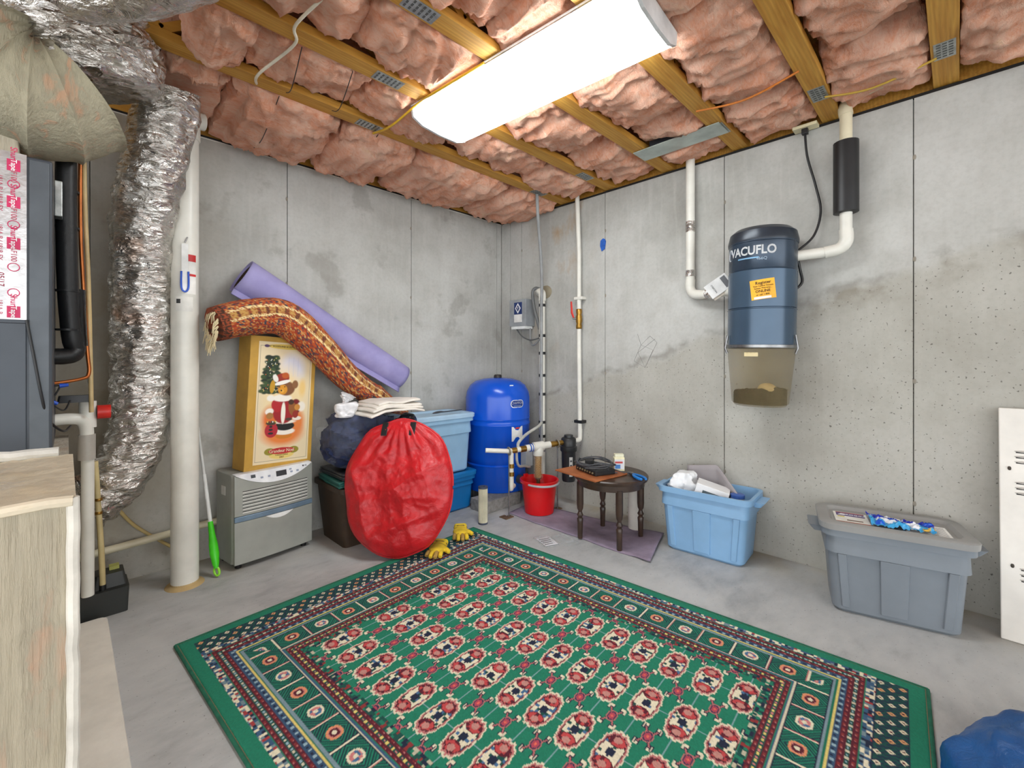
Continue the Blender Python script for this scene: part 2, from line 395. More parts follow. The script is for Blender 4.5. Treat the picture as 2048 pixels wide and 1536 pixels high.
# wires holding the batts, cables in the gaps
def cable(name, pts, r, m, label, cat='cable', group=None, n=8):
    return tag(G().tube(spline(pts, n), r, 10).obj(name, m), label, cat, group)
cable('electrical_cable', [(-2.30, -.72, 2.47), (-2.34, -.9, 2.42), (-2.28, -1.16, 2.45), (-2.32, -1.3, 2.44), (-2.26, -1.6, 2.47)], .006, mat((226, 220, 200), .5), 'white sheathed cable crossing under the trusses between pink batts')
cable('electrical_cable', [(-1.70, -.72, 2.45), (-1.72, -.95, 2.40), (-1.69, -1.16, 2.445), (-1.72, -1.35, 2.41), (-1.66, -1.63, 2.445)], .006, mat((214, 170, 40), .5), 'yellow sheathed cable crossing the bays beside the ceiling light')
cable('electrical_cable', [(-.62, -2.12, 2.45), (-.60, -2.35, 2.425), (-.62, -2.58, 2.45)], .005, mat((206, 120, 40), .5), 'short orange cable strung between two trusses near right wall')
cable('electrical_cable', [(-.30, -2.62, 2.45), (-.27, -2.8, 2.43), (-.30, -3.02, 2.45)], .005, mat((196, 160, 60), .5), 'tan cable strung beneath the batts above the black muffler')
for k, (x_, a, b) in enumerate([(-2.15, -.03, -.72), (-1.62, -.03, -.72), (-2.2, -.8, -1.16), (-1.98, -.8, -1.16)]):
    cable('support_wire', [(x_, a-.02, 2.43), (x_-.03, (a+b)/2, 2.37), (x_-.05, b, 2.455)], .002, mat((50, 40, 36), .5), 'thin dark wire holding up a pink batt', 'wire', 'insulation support wires')

# ceiling light
lt = thing('ceiling_light', 'long fluorescent wraparound ceiling light with glowing ribbed lens', 'light', (-1.46, -1.70, 2.458), rz=math.radians(4.5))
def emis():
    t = NT('lit_lens'); x, y, z = t.sep(); w = t.wave(160, 0, axis='Y'); 
    return t.done((250, 250, 250), .4, 0.0, Emission_Color=(.93, .98, 1.0, 1), Emission_Strength=LAMP)
hw, hl = .185, .61
g = G(); prof = [(-hw, -.012), (-hw+.008, -.055), (-.12, -.078), (0, -.084), (.12, -.078), (hw-.008, -.055), (hw, -.012)]
g.loops([[Vector((x, y, z)) for x, z in prof] for y in (-hl+.012, hl-.012)], True, True)
g.obj('lens', emis(), lt, local=True, angle=25)
G().box((-hw-.004, -hl, -.014), (hw+.004, hl, 0)).obj('housing', mat((236, 236, 234), .4), lt, local=True, smooth=False, bevel=.003)
for sy in (-1, 1):
    pr = [(-hw-.003, 0), (-hw-.003, -.014), (-hw+.005, -.058), (-.12, -.082), (0, -.088), (.12, -.082), (hw-.005, -.058), (hw+.003, -.014), (hw+.003, 0)]
    g = G().loops([[Vector((x, sy*hl+dy, z)) for x, z in pr] for dy in ((-.012, .002) if sy > 0 else (-.002, .012))])
    g.obj('end_cap', mat((214, 216, 216), .35), lt, local=True, smooth=False)
for sx in (-1, 1):
    G().box((sx*hw-.004, -hl, -.018), (sx*hw+.004, hl, -.008)).obj('side_rail', GALV, lt, local=True, smooth=False)

# ------------------------------------------------------------------ green rug
def rug_raster(step=.0036):
    W, H = 1.66, 2.27; nx, ny = int(W/step), int(H/step)
    U, V = np.meshgrid((np.arange(nx)+.5)/nx*W-W/2, (np.arange(ny)+.5)/ny*H-H/2, indexing='ij')
    rg = np.random.default_rng(5); out = np.zeros((nx, ny, 3))
    col = lambda c: np.array(lin(c))
    GR, DG, NV, RD, DR, CR, PK, BL, LB, YL = map(col, [(26,126,98),(18,80,72),(26,36,62),(196,72,74),(92,24,42),(232,224,196),(208,128,126),(70,110,150),(150,178,190),(226,206,120)])
    def put(m, c): out[m] = c
    du = W/2-np.abs(U); dv0 = H/2-np.abs(V); e = .088
    dv = np.where(dv0 > .05+e, dv0-e, np.where(dv0 > .05, .05, dv0))
    d = np.minimum(du, dv); S = np.where(du < dv, V, U); endb = (dv0 > .05) & (dv0 < .05+e) & (du > .05)
    out[:] = GR
    rnd = rg.random((nx, ny)); blk = np.repeat(np.repeat(rg.random((nx//3+1, ny//3+1)), 3, 0), 3, 1)[:nx, :ny]
    sc = .36/.405*1.0; B = lambda a, b: (d > a) & (d <= b) & ~endb
    m = B(.05, .075); put(m, LB*.6); put(m & (blk < .3), CR); put(m & (blk > .62), BL*.7); put(m & (blk > .9), RD*.7); put(m & (blk > .45) & (blk < .6), NV)
    def redstripe(a, b):
        m = B(a, b); put(m, DR); q = (d-a)/(b-a); put(m & (np.abs(q-.5) < .22) & (np.mod(S*1.0, .026) < .015), RD*.45); put(m & (np.abs(q-.5) < .12) & (np.mod(S, .026) < .006), PK*.8)
    def dots(a, b, base, c1, c2):
        m = B(a, b); put(m, base); q = np.abs((d-a)/(b-a)-.5); put(m & (q < .3) & (np.mod(S, .03) < .010), c1); put(m & (q < .2) & (np.mod(S+.015, .03) < .008), c2)
    redstripe(.078, .094); dots(.094, .108, DG, CR*.8, LB); redstripe(.108, .124)
    dots(.124, .144, BL*.55, LB, NV); m = B(.144, .15); put(m, YL); m = B(.15, .156); put(m, GR*.8); m = B(.156, .164); put(m, LB*.7)
    m = B(.164, .262); put(m, DG); q = (d-.213)/.049; P = .125; ss = np.mod(S+P/2, P)-P/2; sn = ss/(P/2); k = np.floor((S+P/2)/P).astype(int)
    hatch = np.mod(np.abs(q)*.049+np.abs(ss)+.0, .0125) < .0048; put(m & hatch, GR*1.1); put(m & (np.mod(np.abs(q)*.049+np.abs(ss)+.006, .0125) < .003), NV)
    r = (np.abs(q/.50)**2.5+np.abs(sn/.42)**2.5)**.4
    fl = k % 2 == 0
    put(m & (r < 1), np.array(CR)); put(m & (r < 1) & fl, col((226, 150, 108))); put(m & (r < .72), PK); put(m & (r < .72) & ~fl & (blk > .5), BL); put(m & (r < .62) & fl, DR); put(m & (r < .3), CR)
    put(m & (np.abs(sn) > .90), NV); put(m & (np.abs(sn) > .94), np.array(CR)); put(m & (np.abs(sn) > .94) & (k % 3 == 0), PK*.9)
    put(m & (np.abs(q) > .94), NV)
    m = B(.262, .268); put(m, CR*.85); m = B(.268, .274); put(m, BL*.7); redstripe(.276, .290); dots(.290, .304, DG, YL, PK); redstripe(.304, .318)
    m = B(.318, .345); put(m, DG); put(m & (np.mod(S, .06) < .020) & (blk > .55), CR*.7); put(m & (np.mod(S+.03, .06) < .016) & (blk > .5), RD*.5); put(m & (blk > .86), NV); put(m & (blk < .25), GR)
    # end band of small star dots
    put(endb, DG); w = (dv0-.05)/e; a1 = np.mod(U, .046)/.046-.5; row = np.floor(w*3); off = np.mod(U+.023*row, .046)-.023; wc = (np.mod(w*3, 1)-.5)*e/3
    r = np.abs(off)/.010+np.abs(wc)/.009; put(endb & (np.mod(off*.7+w*.05, .012) < .005), NV*1.3); put(endb & (r < 1.15), CR); kk = (np.floor((U+.023*row)/.046)).astype(int) % 3; put(endb & (r < 1.15) & (kk == 1), col((224, 170, 120))); put(endb & (r < .45), DR)
    put(endb & ((w < .04) | (w > .96)), NV)
    # field
    f = (d > .345) & ~endb; pu, pv = .245, .1207
    iu = np.mod(U, pu)-pu/2; iv = np.mod(V, pv)-pv/2           # gul centres at half periods
    fieldu = np.abs(U) < .49; fieldv = np.abs(V) < .70
    th = np.arctan2(iv/.05, iu/.095)
    put(f & (np.abs(iv) < .0016), LB*.75+GR*.3); put(f & (np.abs(iu) < .0016), LB*.75+GR*.3)
    su = np.mod(U+pu/2, pu)-pu/2; sv = np.mod(V+pv/2, pv)-pv/2
    au, av = np.abs(su), np.abs(sv)
    arm = (np.abs(au*.55-av) < .006) & (au < .042); put(f & arm, NV); put(f & (np.abs(au*.55-av) < .0028) & (au < .042), PK*.8)
    hook = (au > .036) & (au < .050) & (av > .010) & (av < .029); put(f & hook, NV); put(f & (au > .039) & (au < .0475) & (av > .013) & (av < .027), CR)
    hook2 = (au > .024) & (au < .046) & (av > .022) & (av < .032); put(f & hook2, NV); put(f & (au > .027) & (au < .044) & (av > .0245) & (av < .0305), CR*.9)
    r = (np.abs(su/.024)**2.2+np.abs(sv/.017)**2.2)**.45; put(f & (r < 1), PK*.8); put(f & (r < .82), NV*1.6); put(f & (r < .62), col((180, 70, 90))); put(f & (r < .25), col((230, 110, 90)))
    jag = 1+.03*np.sign(np.sin(th*14)); r = (np.abs(iu/.080)**2.5+np.abs(iv/.041)**2.5)**.4/jag
    g_ = f & fieldu & fieldv
    put(g_ & (r < 1.07), CR*.95); put(g_ & (r < .97), PK*.85); put(g_ & (r < .87), DR*.8); inn = g_ & (r < .80)
    put(inn, CR); ring = np.sqrt((np.abs(iu)-.050)**2/.026**2+iv**2/.030**2); red = inn & (ring < 1.05)
    put(inn & (blk > .55) & (blk < .72), BL); put(inn & (blk > .86), DG); put(red, DR); put(red & (ring < .93), RD); put(red & (ring < .93) & (blk > .66), DR); put(red & (ring < .45), col((196, 140, 130)))
    put(inn & (np.abs(iu) < .012) & (np.abs(iv) < .013), NV); put(inn & (np.abs(iu) < .018) & (np.abs(iv) < .004), NV)
    out *= (.88+.22*rnd[..., None])
    return W, H, nx, ny, U, V, out
W, H, nx, ny, U, V, colr = rug_raster()
rug = thing('area_rug', 'green patterned rug with rows of red and cream medallions on concrete floor', 'rug', (-1.725, -1.935, 0), rz=math.radians(4.0))
Z = np.full(U.shape, .0115); ed = np.minimum(W/2-np.abs(U), H/2-np.abs(V)); Z -= np.clip(.010-ed, 0, .010)*.9
Z += np.random.default_rng(2).random(U.shape)*.0012
vs = np.stack([U, V, Z], -1).reshape(-1, 3).astype(np.float32)
idx = np.arange(nx*ny).reshape(nx, ny); q = np.stack([idx[:-1, :-1], idx[1:, :-1], idx[1:, 1:], idx[:-1, 1:]], -1).reshape(-1, 4).astype(np.int32)
me = bpy.data.meshes.new('pile'); me.vertices.add(len(vs)); me.vertices.foreach_set('co', vs.ravel())
me.loops.add(q.size); me.loops.foreach_set('vertex_index', q.ravel()); me.polygons.add(len(q)); me.polygons.foreach_set('loop_start', np.arange(0, q.size, 4, dtype=np.int32))
me.update(); me.validate()
ca = me.color_attributes.new('Col', 'FLOAT_COLOR', 'POINT')
ca.data.foreach_set('color', np.concatenate([colr.reshape(-1, 3), np.ones((nx*ny, 1))], 1).astype(np.float32).ravel())
me.materials.append(VPILE); o = bpy.data.objects.new('pile', me); C.objects.link(o); o.parent = rug
gb = mat((30, 104, 80), .9, var=.15, vs=40)
G().box((-W/2+.003, -H/2+.003, .0005), (W/2-.003, H/2-.003, .0095)).obj('backing', mat((120, 110, 84), .9), rug, local=True, smooth=False)
for s_ in (-1, 1):
    G().tube([(s_*W/2, -H/2, .0065), (s_*W/2, H/2, .0065)], .0062, 8).obj('binding', gb, rug, local=True)
    G().tube([(-W/2, s_*H/2, .0065), (W/2, s_*H/2, .0065)], .0062, 8).obj('binding', gb, rug, local=True)

# ------------------------------------------------------------------ air handler corner
ah = thing('air_handler', 'dark slate furnace cabinet with foil tape down its front, on mastic covered plenum', 'furnace', (-3.28, -.58, .83))
SL = mat((66, 72, 80), .4, .2, var=.12, vs=3)
G().box((-3.62, -.88, .83), (-2.975, -.26, 1.84)).obj('cabinet', SL, ah, smooth=False, bevel=.006)
G().box((-3.62, -.884, .84), (-3.035, -.876, 1.28)).obj('access_panel', SL, ah, smooth=False, bevel=.003)
G().box((-3.03, -.884, .84), (-2.982, -.876, 1.83)).obj('corner_post', mat((80, 86, 92), .4, .2), ah, smooth=False, bevel=.002)
tp = G().box((-3.125, -.887, 1.29), (-3.035, -.8845, 1.84)).obj('foil_tape', mat((190, 188, 188), .3, .7, var=.1, vs=25, bs=.3, bscale=40), ah, smooth=False)
MAG = mat((206, 40, 96), .5)
WTX = mat((240, 236, 238), .5); PTX = mat((190, 90, 110), .5)
def tape_text(w_, sz, x, z, m, dy=0): text(w_, sz, frame((x, -.8885-dy, z), (0, 0, -1), (1, 0, 0)), m, tp, bold=.01)
for zb_ in (1.80, 1.679, 1.543, 1.318):
    G().box((-3.079, -.8884, zb_-.022), (-3.049, -.8874, zb_+.016)).obj('tape_mark', MAG, tp, smooth=False); tape_text('Tape', .019, -3.064, zb_-.003, WTX, .0006); tape_text('Shur', .022, -3.064, zb_+.036, MAG)
for zt_ in (1.643, 1.505, 1.765): tape_text('AF100', .019, -3.064, zt_, PTX)
for zt_ in (1.735, 1.602, 1.462, 1.378): G().tube([Vector((-3.064+.013*math.cos(k*PI/8), -.8886, zt_+.013*math.sin(k*PI/8))) for k in range(17)], .0013, 5).obj('ring_mark', MAG, tp)
for zt_ in (1.70, 1.54): tape_text('181A-P / 181B-FX', .016, -3.094, zt_, PTX)
tape_text('05/17', .020, -3.092, 1.419, mat((150, 30, 60), .5)); tape_text('181A-P', .016, -3.094, 1.33, PTX)
G().box((-3.62, -.74, 1.84), (-3.06, -.36, 1.98)).obj('supply_boot', MASTIC, ah, smooth=False, bevel=.01)
pl = thing('return_plenum', 'beige mastic coated duct box with foil patch on concrete pad', 'duct', (-3.3, -1.2, .03))
g = G()
def wob(p): return p+Vector((0, 0, 0))+Vector((.004*fb(p, 7), .006*fb(p+Vector((3, 1, 2)), 6), .006*fb(p, 5)))
def sheet(name, o, u, v, nu, nv, m, amp=1.0):
    o, u, v = Vector(o), Vector(u), Vector(v); n = u.cross(v).normalized()
    return G().grid(lambda a, b: o+u*a+v*b+n*amp*(.006*fb(o+u*a+v*b, 6)+.003*fb((o+u*a+v*b), 28)), nu, nv).obj(name, m, pl)
sheet('front_sheet', (-3.75, -1.58, .03), (.82, 0, 0), (0, 0, .80), 60, 60, m_mastic((186, 176, 154), (196, 160, 134), (3.2, 3.2, .35)))
sheet('top_sheet', (-3.75, -1.60, .828), (.825, 0, 0), (0, .70, .0), 60, 50, m_mastic((222, 210, 186), (206, 190, 160), (1, 1, 1)), 1.6)
G().box((-3.75, -1.57, .03), (-2.935, -.26, .822)).obj('duct_core', m_mastic((214, 206, 188), (200, 176, 150)), pl, smooth=False)
g = G().tube([Vector((-3.75+.041*i, -1.592+.006*fb((i*.3, 0, 1), 1), .822+.008*fb((i*.4, 2, 0), 1))) for i in range(21)], .013, 8)
g.obj('mastic_bead', mat((226, 214, 190), .7, bs=.4), pl)
G().tube([Vector((-2.93+.004*fb((i*.5, 3, 0), 1), -1.585, .03+.04*i)) for i in range(21)], .012, 8).obj('mastic_bead', mat((226, 222, 212), .7, bs=.4), pl)
G().tube([Vector((-3.7+.037*i, -.886+.004*fb((i*.7, 0, 5), 1), .838+.012*abs(fb((i*.6, 7, 0), 1)))) for i in range(21)], .018, 8).obj('mastic_bead', mat((224, 222, 214), .7, bs=.4), pl)
def m_bubble():
    t = NT('bubble_foil'); a = t.voro(95); c = t.ramp(a, [(.2, (150, 152, 160)), (.6, (198, 200, 206))]); t.bump(a, .8, .01); return t.done(c, .28, .9)
G().grid(lambda a, b: (-3.75+.645*a, -1.592+.003*fb((a*3, b*5, 0), 2), .05+.63*b), 30, 30).obj('foil_patch', m_bubble(), pl)

# mastic elbow and foil wrapped riser
de = thing('supply_duct', 'mastic coated elbow duct with crinkled foil wrapped riser above furnace', 'duct', (-3.2, -.62, 1.90))
pivot = Vector((-3.02, -.66, 2.345)); gs = G(); rows = []
n = 46
def elbow(t, a):
    # t 0: opening faces the cabinet (down-left), 1: opening faces up and right
    ang = math.radians(200+112*t); R = .225; c = pivot+Vector((math.cos(ang)*R*.78, 0, math.sin(ang)*R))
    er = Vector((math.cos(ang), 0, math.sin(ang))); eb = Vector((0, 1, 0))
    gore = -.014*(1-abs(math.sin(t*PI*5)))**4
    rr = .195+.03*(1-t)-gore+.003*fb((t*5, math.cos(a)*2, math.sin(a)*2), 2)
    return c+er*math.cos(a)*rr*.98+eb*math.sin(a)*rr*1.15
gs.grid(lambda a, t: elbow(t, a*2*PI), 56, 61, closeu=True).obj('elbow', m_mastic((186, 178, 152), (206, 164, 132), (6, 6, 2)), de)
path = spline([(-2.85, -.66, 2.24), (-2.87, -.67, 2.33), (-2.89, -.68, 2.39), (-2.90, -.68, 2.445)], 8)
def crinkle(k1=.05, s=7): return lambda t, a: 1+k1*fb((t*s, math.cos(a)*1.4, math.sin(a)*1.4), 2.2, 5)
G().tube(path, [.19+.035*min(1, i/6) for i in range(len(path))], 64, fn=crinkle(.14, 5)).obj('foil_riser', FOIL, de)
fl2 = spline([zp(140, -30, 2.34), zp(280, -42, 2.34), zp(400, -90, 2.34), zp(520, -150, 2.34)], 8)
G().tube(fl2, [.105, *[.10]*(len(fl2)-2), .095], 40, fn=crinkle(.08)).obj('branch_duct', FOIL, de)
# hanging foil flex duct
fpts = [yp(334, 178, -.50), yp(334, 225, -.47), yp(308, 330, -.40), yp(287, 450, -.28), yp(284, 580, -.20), yp(284, 690, -.19), yp(284, 770, -.18), yp(280, 860, -.19), yp(250, 930, -.20), yp(205, 985, -.20), yp(172, 1005, -.20)]
fs = spline(fpts, 14)
def ring(t, a): return 1+.05*math.sin(t*150)*(.4+.6*t)+.10*fb((t*9, math.cos(a), math.sin(a)), 2, 5)
o = G().tube(fs, [.126-.004*math.sin(i/len(fs)*PI) for i in range(len(fs))], 56, fn=ring).obj('flexible_duct', FOIL)
tag(o, 'crinkled silver flexible duct drooping from ceiling beside white standpipe', 'duct')
# white standpipe
sp = thing('standpipe', 'tall white plastic drain pipe standing on floor with hanging gauge', 'pipe', (-2.51, -.27, 0))
G().cyl((-2.51, -.27, 0), (-2.51, -.27, 2.34), .060, seg=36).obj('pipe', WHITEPVC, sp)
G().lathe([(.064, 2.29), (.066, 2.295), (.066, 2.36), (.062, 2.365)], (-2.51, -.27, 0)).obj('coupling', WHITEPVC, sp)
G().tube(spline([(-2.51, -.27, 2.35), (-2.505, -.27, 2.385), (-2.48, -.268, 2.405), (-2.425, -.26, 2.412)], 6), .042, 24).obj('elbow', WHITEPVC, sp)
G().lathe([(.085, 0), (.080, .006), (.062, .012), (.060, .02)], (-2.51, -.27, 0)).obj('base_seal', mat((186, 160, 112), .8, bs=.3), sp)
def on_pipe(a0, r=.0605):
    def w(p):
        a = a0+p.x/r; return Vector((-2.51+math.cos(a)*(r+p.z), -.27+math.sin(a)*(r+p.z), p.y))
    return w
A0 = math.atan2(CAM[1]+.27, CAM[0]+2.51)
def pipe_label(name, x0, x1, z0, z1, m, off=.0008):
    g = G(); w = on_pipe(A0); g.grid(lambda a, b: w(Vector((x0+(x1-x0)*a, z0+(z1-z0)*b, off))), 10, 2); return g.obj(name, m, sp)
pipe_label('label', .0, .05, 1.49, 1.69, mat((238, 236, 230), .5)); pipe_label('label_band', .0, .05, 1.655, 1.69, mat((206, 40, 40), .5), .0012); pipe_label('label_band', .0, .05, 1.58, 1.592, mat((206, 40, 40), .5), .0012)
pipe_label('label', -.04, .035, 1.40, 1.475, mat((232, 230, 222), .5)); pipe_label('label_mark', -.036, -.018, 1.44, 1.462, mat((60, 60, 60), .5), .0012)
w = on_pipe(A0)
gz = G(); 
gz.box((-.012, 1.50, .006), (.012, 1.74, .009)); gz.v = [w(p) for p in gz.v]; gb_ = gz.obj('gauge', mat((236, 236, 232), .4), sp, smooth=False)
g = G(); g.tube(spline([w(Vector((-.012, 1.60, .012))), w(Vector((-.012, 1.52, .012))), w(Vector((0, 1.498, .012))), w(Vector((.012, 1.52, .012))), w(Vector((.012, 1.60, .012)))], 6), .0045, 8); g.obj('gauge_tube', mat((24, 84, 196), .3), gb_)
g = G(); g.tube([w(Vector((0, 1.745, .008))), w(Vector((.01, 1.775, .006)))], .003, 6); g.obj('hook', STEEL, gb_)
# line set
LS = thing('refrigerant_lines', 'black foam insulated line with copper tube beside furnace cabinet', 'pipe', (-2.94, -.5, 1.0))
pts = [(-2.942, -.50, 2.25), (-2.942, -.50, 1.9), (-2.938, -.49, 1.5), (-2.925, -.48, 1.26), (-2.915, -.47, 1.205), (-2.93, -.48, 1.175), (-2.985, -.49, 1.17)]
G().tube(spline(pts, 8), .033, 24, fn=lambda t, a: 1+.03*fb((t*20, a, 0), 1)).obj('foam_sleeve', mat((20, 21, 23), .45, bs=.3), LS)
G().tube(spline([(-2.918, -.46, 1.45), (-2.916, -.465, 1.33), (-2.911, -.46, 1.215)], 6), .036, 20, fn=crinkle(.06)).obj('tape_wrap', mat((16, 16, 18), .18), LS)
pts = [(-2.90, -.47, 2.2), (-2.90, -.47, 1.75), (-2.892, -.46, 1.5), (-2.878, -.45, 1.2), (-2.873, -.45, 1.10), (-2.90, -.46, 1.075), (-2.985, -.48, 1.06)]
G().tube(spline(pts, 8), .007, 10).obj('copper_tube', COPPER, LS)
G().tube(spline([(-2.89, -.46, 2.2), (-2.885, -.46, 1.8), (-2.875, -.45, 1.5), (-2.868, -.44, 1.15), (-2.865, -.44, .93)], 8), .008, 10).obj('drain_tube', mat((206, 180, 128), .4), LS)
for z_ in (1.85, 1.70, 1.44, 1.28): G().lathe([(.036, -.004), (.037, .004)], (-2.938, -.49, z_), 20).obj('zip_tie', BLACKP, LS)
sw = thing('service_switch', 'small grey electrical switch box on furnace cabinet side', 'switch', (-2.965, -.55, 1.78))
G().box((-2.975, -.59, 1.72), (-2.952, -.53, 1.86)).obj('box', GALV, sw, smooth=False, bevel=.003)
cable('control_wire', [(-3.035, -.89, 1.29), (-3.02, -.895, 1.18), (-3.0, -.89, 1.03), (-2.985, -.86, .95), (-2.95, -.80, .90), (-2.93, -.7, .905)], .004, BLACKP, 'thin black control wire hanging down the front of slate cabinet')
# condensate trap
tr = thing('condensate_trap', 'white plastic condensate trap with tee and red switch cap beside furnace', 'pipe', (-2.88, -.38, .12))
G().tube(spline([(-2.985, -.42, .905), (-2.93, -.41, .905), (-2.895, -.40, .895), (-2.88, -.39, .86), (-2.878, -.385, .80)], 6), .024, 20).obj('trap_elbow', WHITEPVC, tr)
G().cyl((-2.875, -.38, .86), (-2.875, -.38, .975), .029, seg=24).obj('tee', WHITEPVC, tr)
G().cyl((-2.875, -.38, .12), (-2.875, -.38, .82), .022, seg=20).obj('drain_pipe', WHITEPVC, tr)
G().cyl((-2.878, -.385, .72), (-2.878, -.385, .83), .029, seg=20).obj('coupling', mat((176, 170, 160), .4), tr)
c_ = G().cyl((-2.845, -.385, .925), (-2.80, -.385, .925), .030, seg=20).obj('cap', mat((214, 40, 30), .4), tr)
G().cyl((-2.845, -.385, .925), (-2.815, -.385, .925), .022, seg=20).obj('cap_core', mat((232, 214, 190), .4), c_)
sw2 = thing('float_switch', 'black float switch lying on top of white condensate tee', 'switch', (-2.91, -.42, .975))
G().loops([rrect(.055, .02, .008, .975, 3, -2.915, -.42), rrect(.05, .018, .008, 1.005, 3, -2.915, -.42)]).obj('body', BLACKP, sw2)
for k, (p, q_) in enumerate([((-2.96, -.60, 1.055), (-2.935, -.60, 1.058)), ((-2.985, -.60, .995), (-2.965, -.6, .985))]):
    nn = tag(G().cyl(p, q_, .009, .006, 10).obj('wire_nut', mat((30, 84, 200), .4)), 'blue twist on wire connector beside slate cabinet', 'connector', 'blue wire nuts')
cable('control_wire', [(-2.985, -.6, 1.05), (-2.96, -.6, 1.055), (-2.972, -.6, 1.02), (-2.985, -.6, .995), (-2.95, -.5, .95), (-2.93, -.45, .985)], .003, BLACKP, 'thin black wires joining blue wire nuts to float switch')
# condensate pump
cp = thing('condensate_pump', 'black condensate pump with clear hose on floor behind plenum', 'pump', (-2.85, -.30, 0))
G().loops([rrect(.12, .075, .01, 0, 3, -2.86, -.30), rrect(.125, .08, .01, .115, 3, -2.86, -.30)]).obj('tank', mat((44, 46, 44), .45), cp)
G().loops([rrect(.06, .055, .01, .115, 3, -2.80, -.29), rrect(.05, .045, .01, .175, 3, -2.80, -.29)]).obj('motor_cover', mat((40, 42, 40), .45), cp)
G().box((-2.80, -.29, .175), (-2.765, -.25, .19)).obj('sticker', mat((170, 172, 90), .5), cp, smooth=False)
G().lathe([(.045, .115), (.045, .2), (.04, .21)], (-2.90, -.30, 0), 20).obj('motor', mat((60, 58, 54), .5), cp)
G().lathe([(.012, .115), (.012, .14)], (-2.825, -.35, 0), 14).obj('outlet', BLACKP, cp)
cable('drain_hose', [(-2.825, -.35, .13), (-2.83, -.35, .3), (-2.84, -.34, .5), (-2.85, -.34, .7)], .011, mat((196, 178, 128), .3), 'yellowed clear hose rising from condensate pump', 'hose')
for z_ in (.46, .52): tag(G().lathe([(.013, 0), (.014, .006), (.013, .012)], (-2.838, -.342, z_), 14).obj('hose_clamp', BRASS), 'small brass clamp around yellowed hose', 'clamp', 'brass hose clamps')
hp = thing('drain_line', 'white plastic pipe running low along left wall behind standpipe', 'pipe', (-2.5, -.05, .2))
G().tube([(-2.95, -.05, .185), (-2.5, -.05, .212), (-1.9, -.045, .245)], .019, 16).obj('pipe', CREAMPVC, hp)
cable('wall_hose', [yp(225, 1005, -.04), yp(262, 1045, -.03), yp(300, 1070, -.03), yp(345, 1095, -.03)], .008, mat((190, 166, 110), .4), 'tan hose sagging along left wall under flexible duct', 'hose')
# duster
du_ = thing('cleaning_wand', 'white telescoping pole with lime green handle leaning on left wall', 'broom', (-2.38, -.31, 0))
a, b = Vector((-2.375, -.31, .004)), Vector((-2.41, -.02, .76)); dvec = (b-a).normalized()
P = lambda s_: a+dvec*s_
G().cyl(P(.27), P(.55), .010, seg=14).obj('lower_pole', mat((226, 226, 222), .35), du_); G().cyl(P(.55), P(.82), .0075, seg=14).obj('upper_pole', mat((214, 214, 210), .35), du_)
G().tube([P(s_) for s_ in (.045, .07, .12, .17, .22, .27, .29)], [.010, .016, .022, .021, .015, .013, .012], 16).obj('grip', mat((70, 214, 30), .4), du_)
tv = Vector((1, -1, 0)).normalized(); cc = P(.03)
G().tube([cc+(dvec*math.cos(k*PI/8)+tv*math.sin(k*PI/8)*.6)*.022 for k in range(17)], .006, 8).obj('hang_loop', mat((150, 226, 60), .4), du_)

# ------------------------------------------------------------------ dehumidifier
th = math.atan2(.07, .45)
dh = thing('dehumidifier', 'grey dehumidifier with slotted front and white curved control panel', 'dehumidifier', (-2.30, -.30, 0), rz=th)
GY = mat((166, 168, 160), .4, .25, var=.05); Wd, Dd, Hd = .455, .25, .522
def dsec(z, f=0): return [Vector((x, y, z)) for x, y in ((0.012, f), (Wd-.012, f), (Wd, f+.015), (Wd, Dd-.03), (Wd-.03, Dd), (.03, Dd), (0, Dd-.03), (0, f+.015))]
G().loops([dsec(.03, .02), dsec(.05, .012), dsec(.5, .012), dsec(.518, .02), [p+Vector((0, 0, 0)) for p in dsec(Hd, .03)]]).obj('body', mat((150, 152, 144), .45, .1, var=.05), dh, local=True, bevel=.004)
def bow(x): return -.014*(1-((x-Wd/2)/(Wd/2))**2)
def fpanel(z0, z1, x0=.006, x1=Wd-.006, y=.0, th=.014, n=16, top=None):
    g = G(); top = top or (lambda x: z1)
    xs = [x0+(x1-x0)*i/n for i in range(n+1)]
    g.loops([[Vector((x, bow(x)+y, z0)), Vector((x, bow(x)+y, top(x))), Vector((x, bow(x)+y+th, top(x))), Vector((x, bow(x)+y+th, z0))] for x in xs]); return g
fpanel(.03, .262).obj('water_bucket', GY, dh, local=True, bevel=.002)
fpanel(.264, .292, y=-.003).obj('accent_strip', mat((122, 144, 164), .35, .3), dh, local=True, bevel=.002)
curve = lambda x: .518-.068*max(0, 1-((x-Wd/2)/(Wd/2-.012))**2)
fpanel(.294, .5, top=curve).obj('grille_panel', GY, dh, local=True, bevel=.002)
for k in range(7):
    z0 = .308+k*.0185
    fpanel(z0, z0+.0065, .045, Wd-.04, y=-.0025, th=.004).obj('slat', mat((214, 214, 208), .4), dh, local=True)
    fpanel(z0+.0065, z0+.0105, .045, Wd-.04, y=-.0006, th=.004).obj('slot', mat((40, 40, 40), .7), dh, local=True)
n_ = 24; g = G(); xs = [.012+(Wd-.024)*i/n_ for i in range(n_+1)]
g.loops([[Vector((x, bow(x)-.003, curve(x))), Vector((x, bow(x)+.012, .522)), Vector((x, .05, .5225)), Vector((x, .05, curve(x)))] for x in xs])
cpn = g.obj('control_panel', mat((236, 238, 244), .3), dh, local=True)
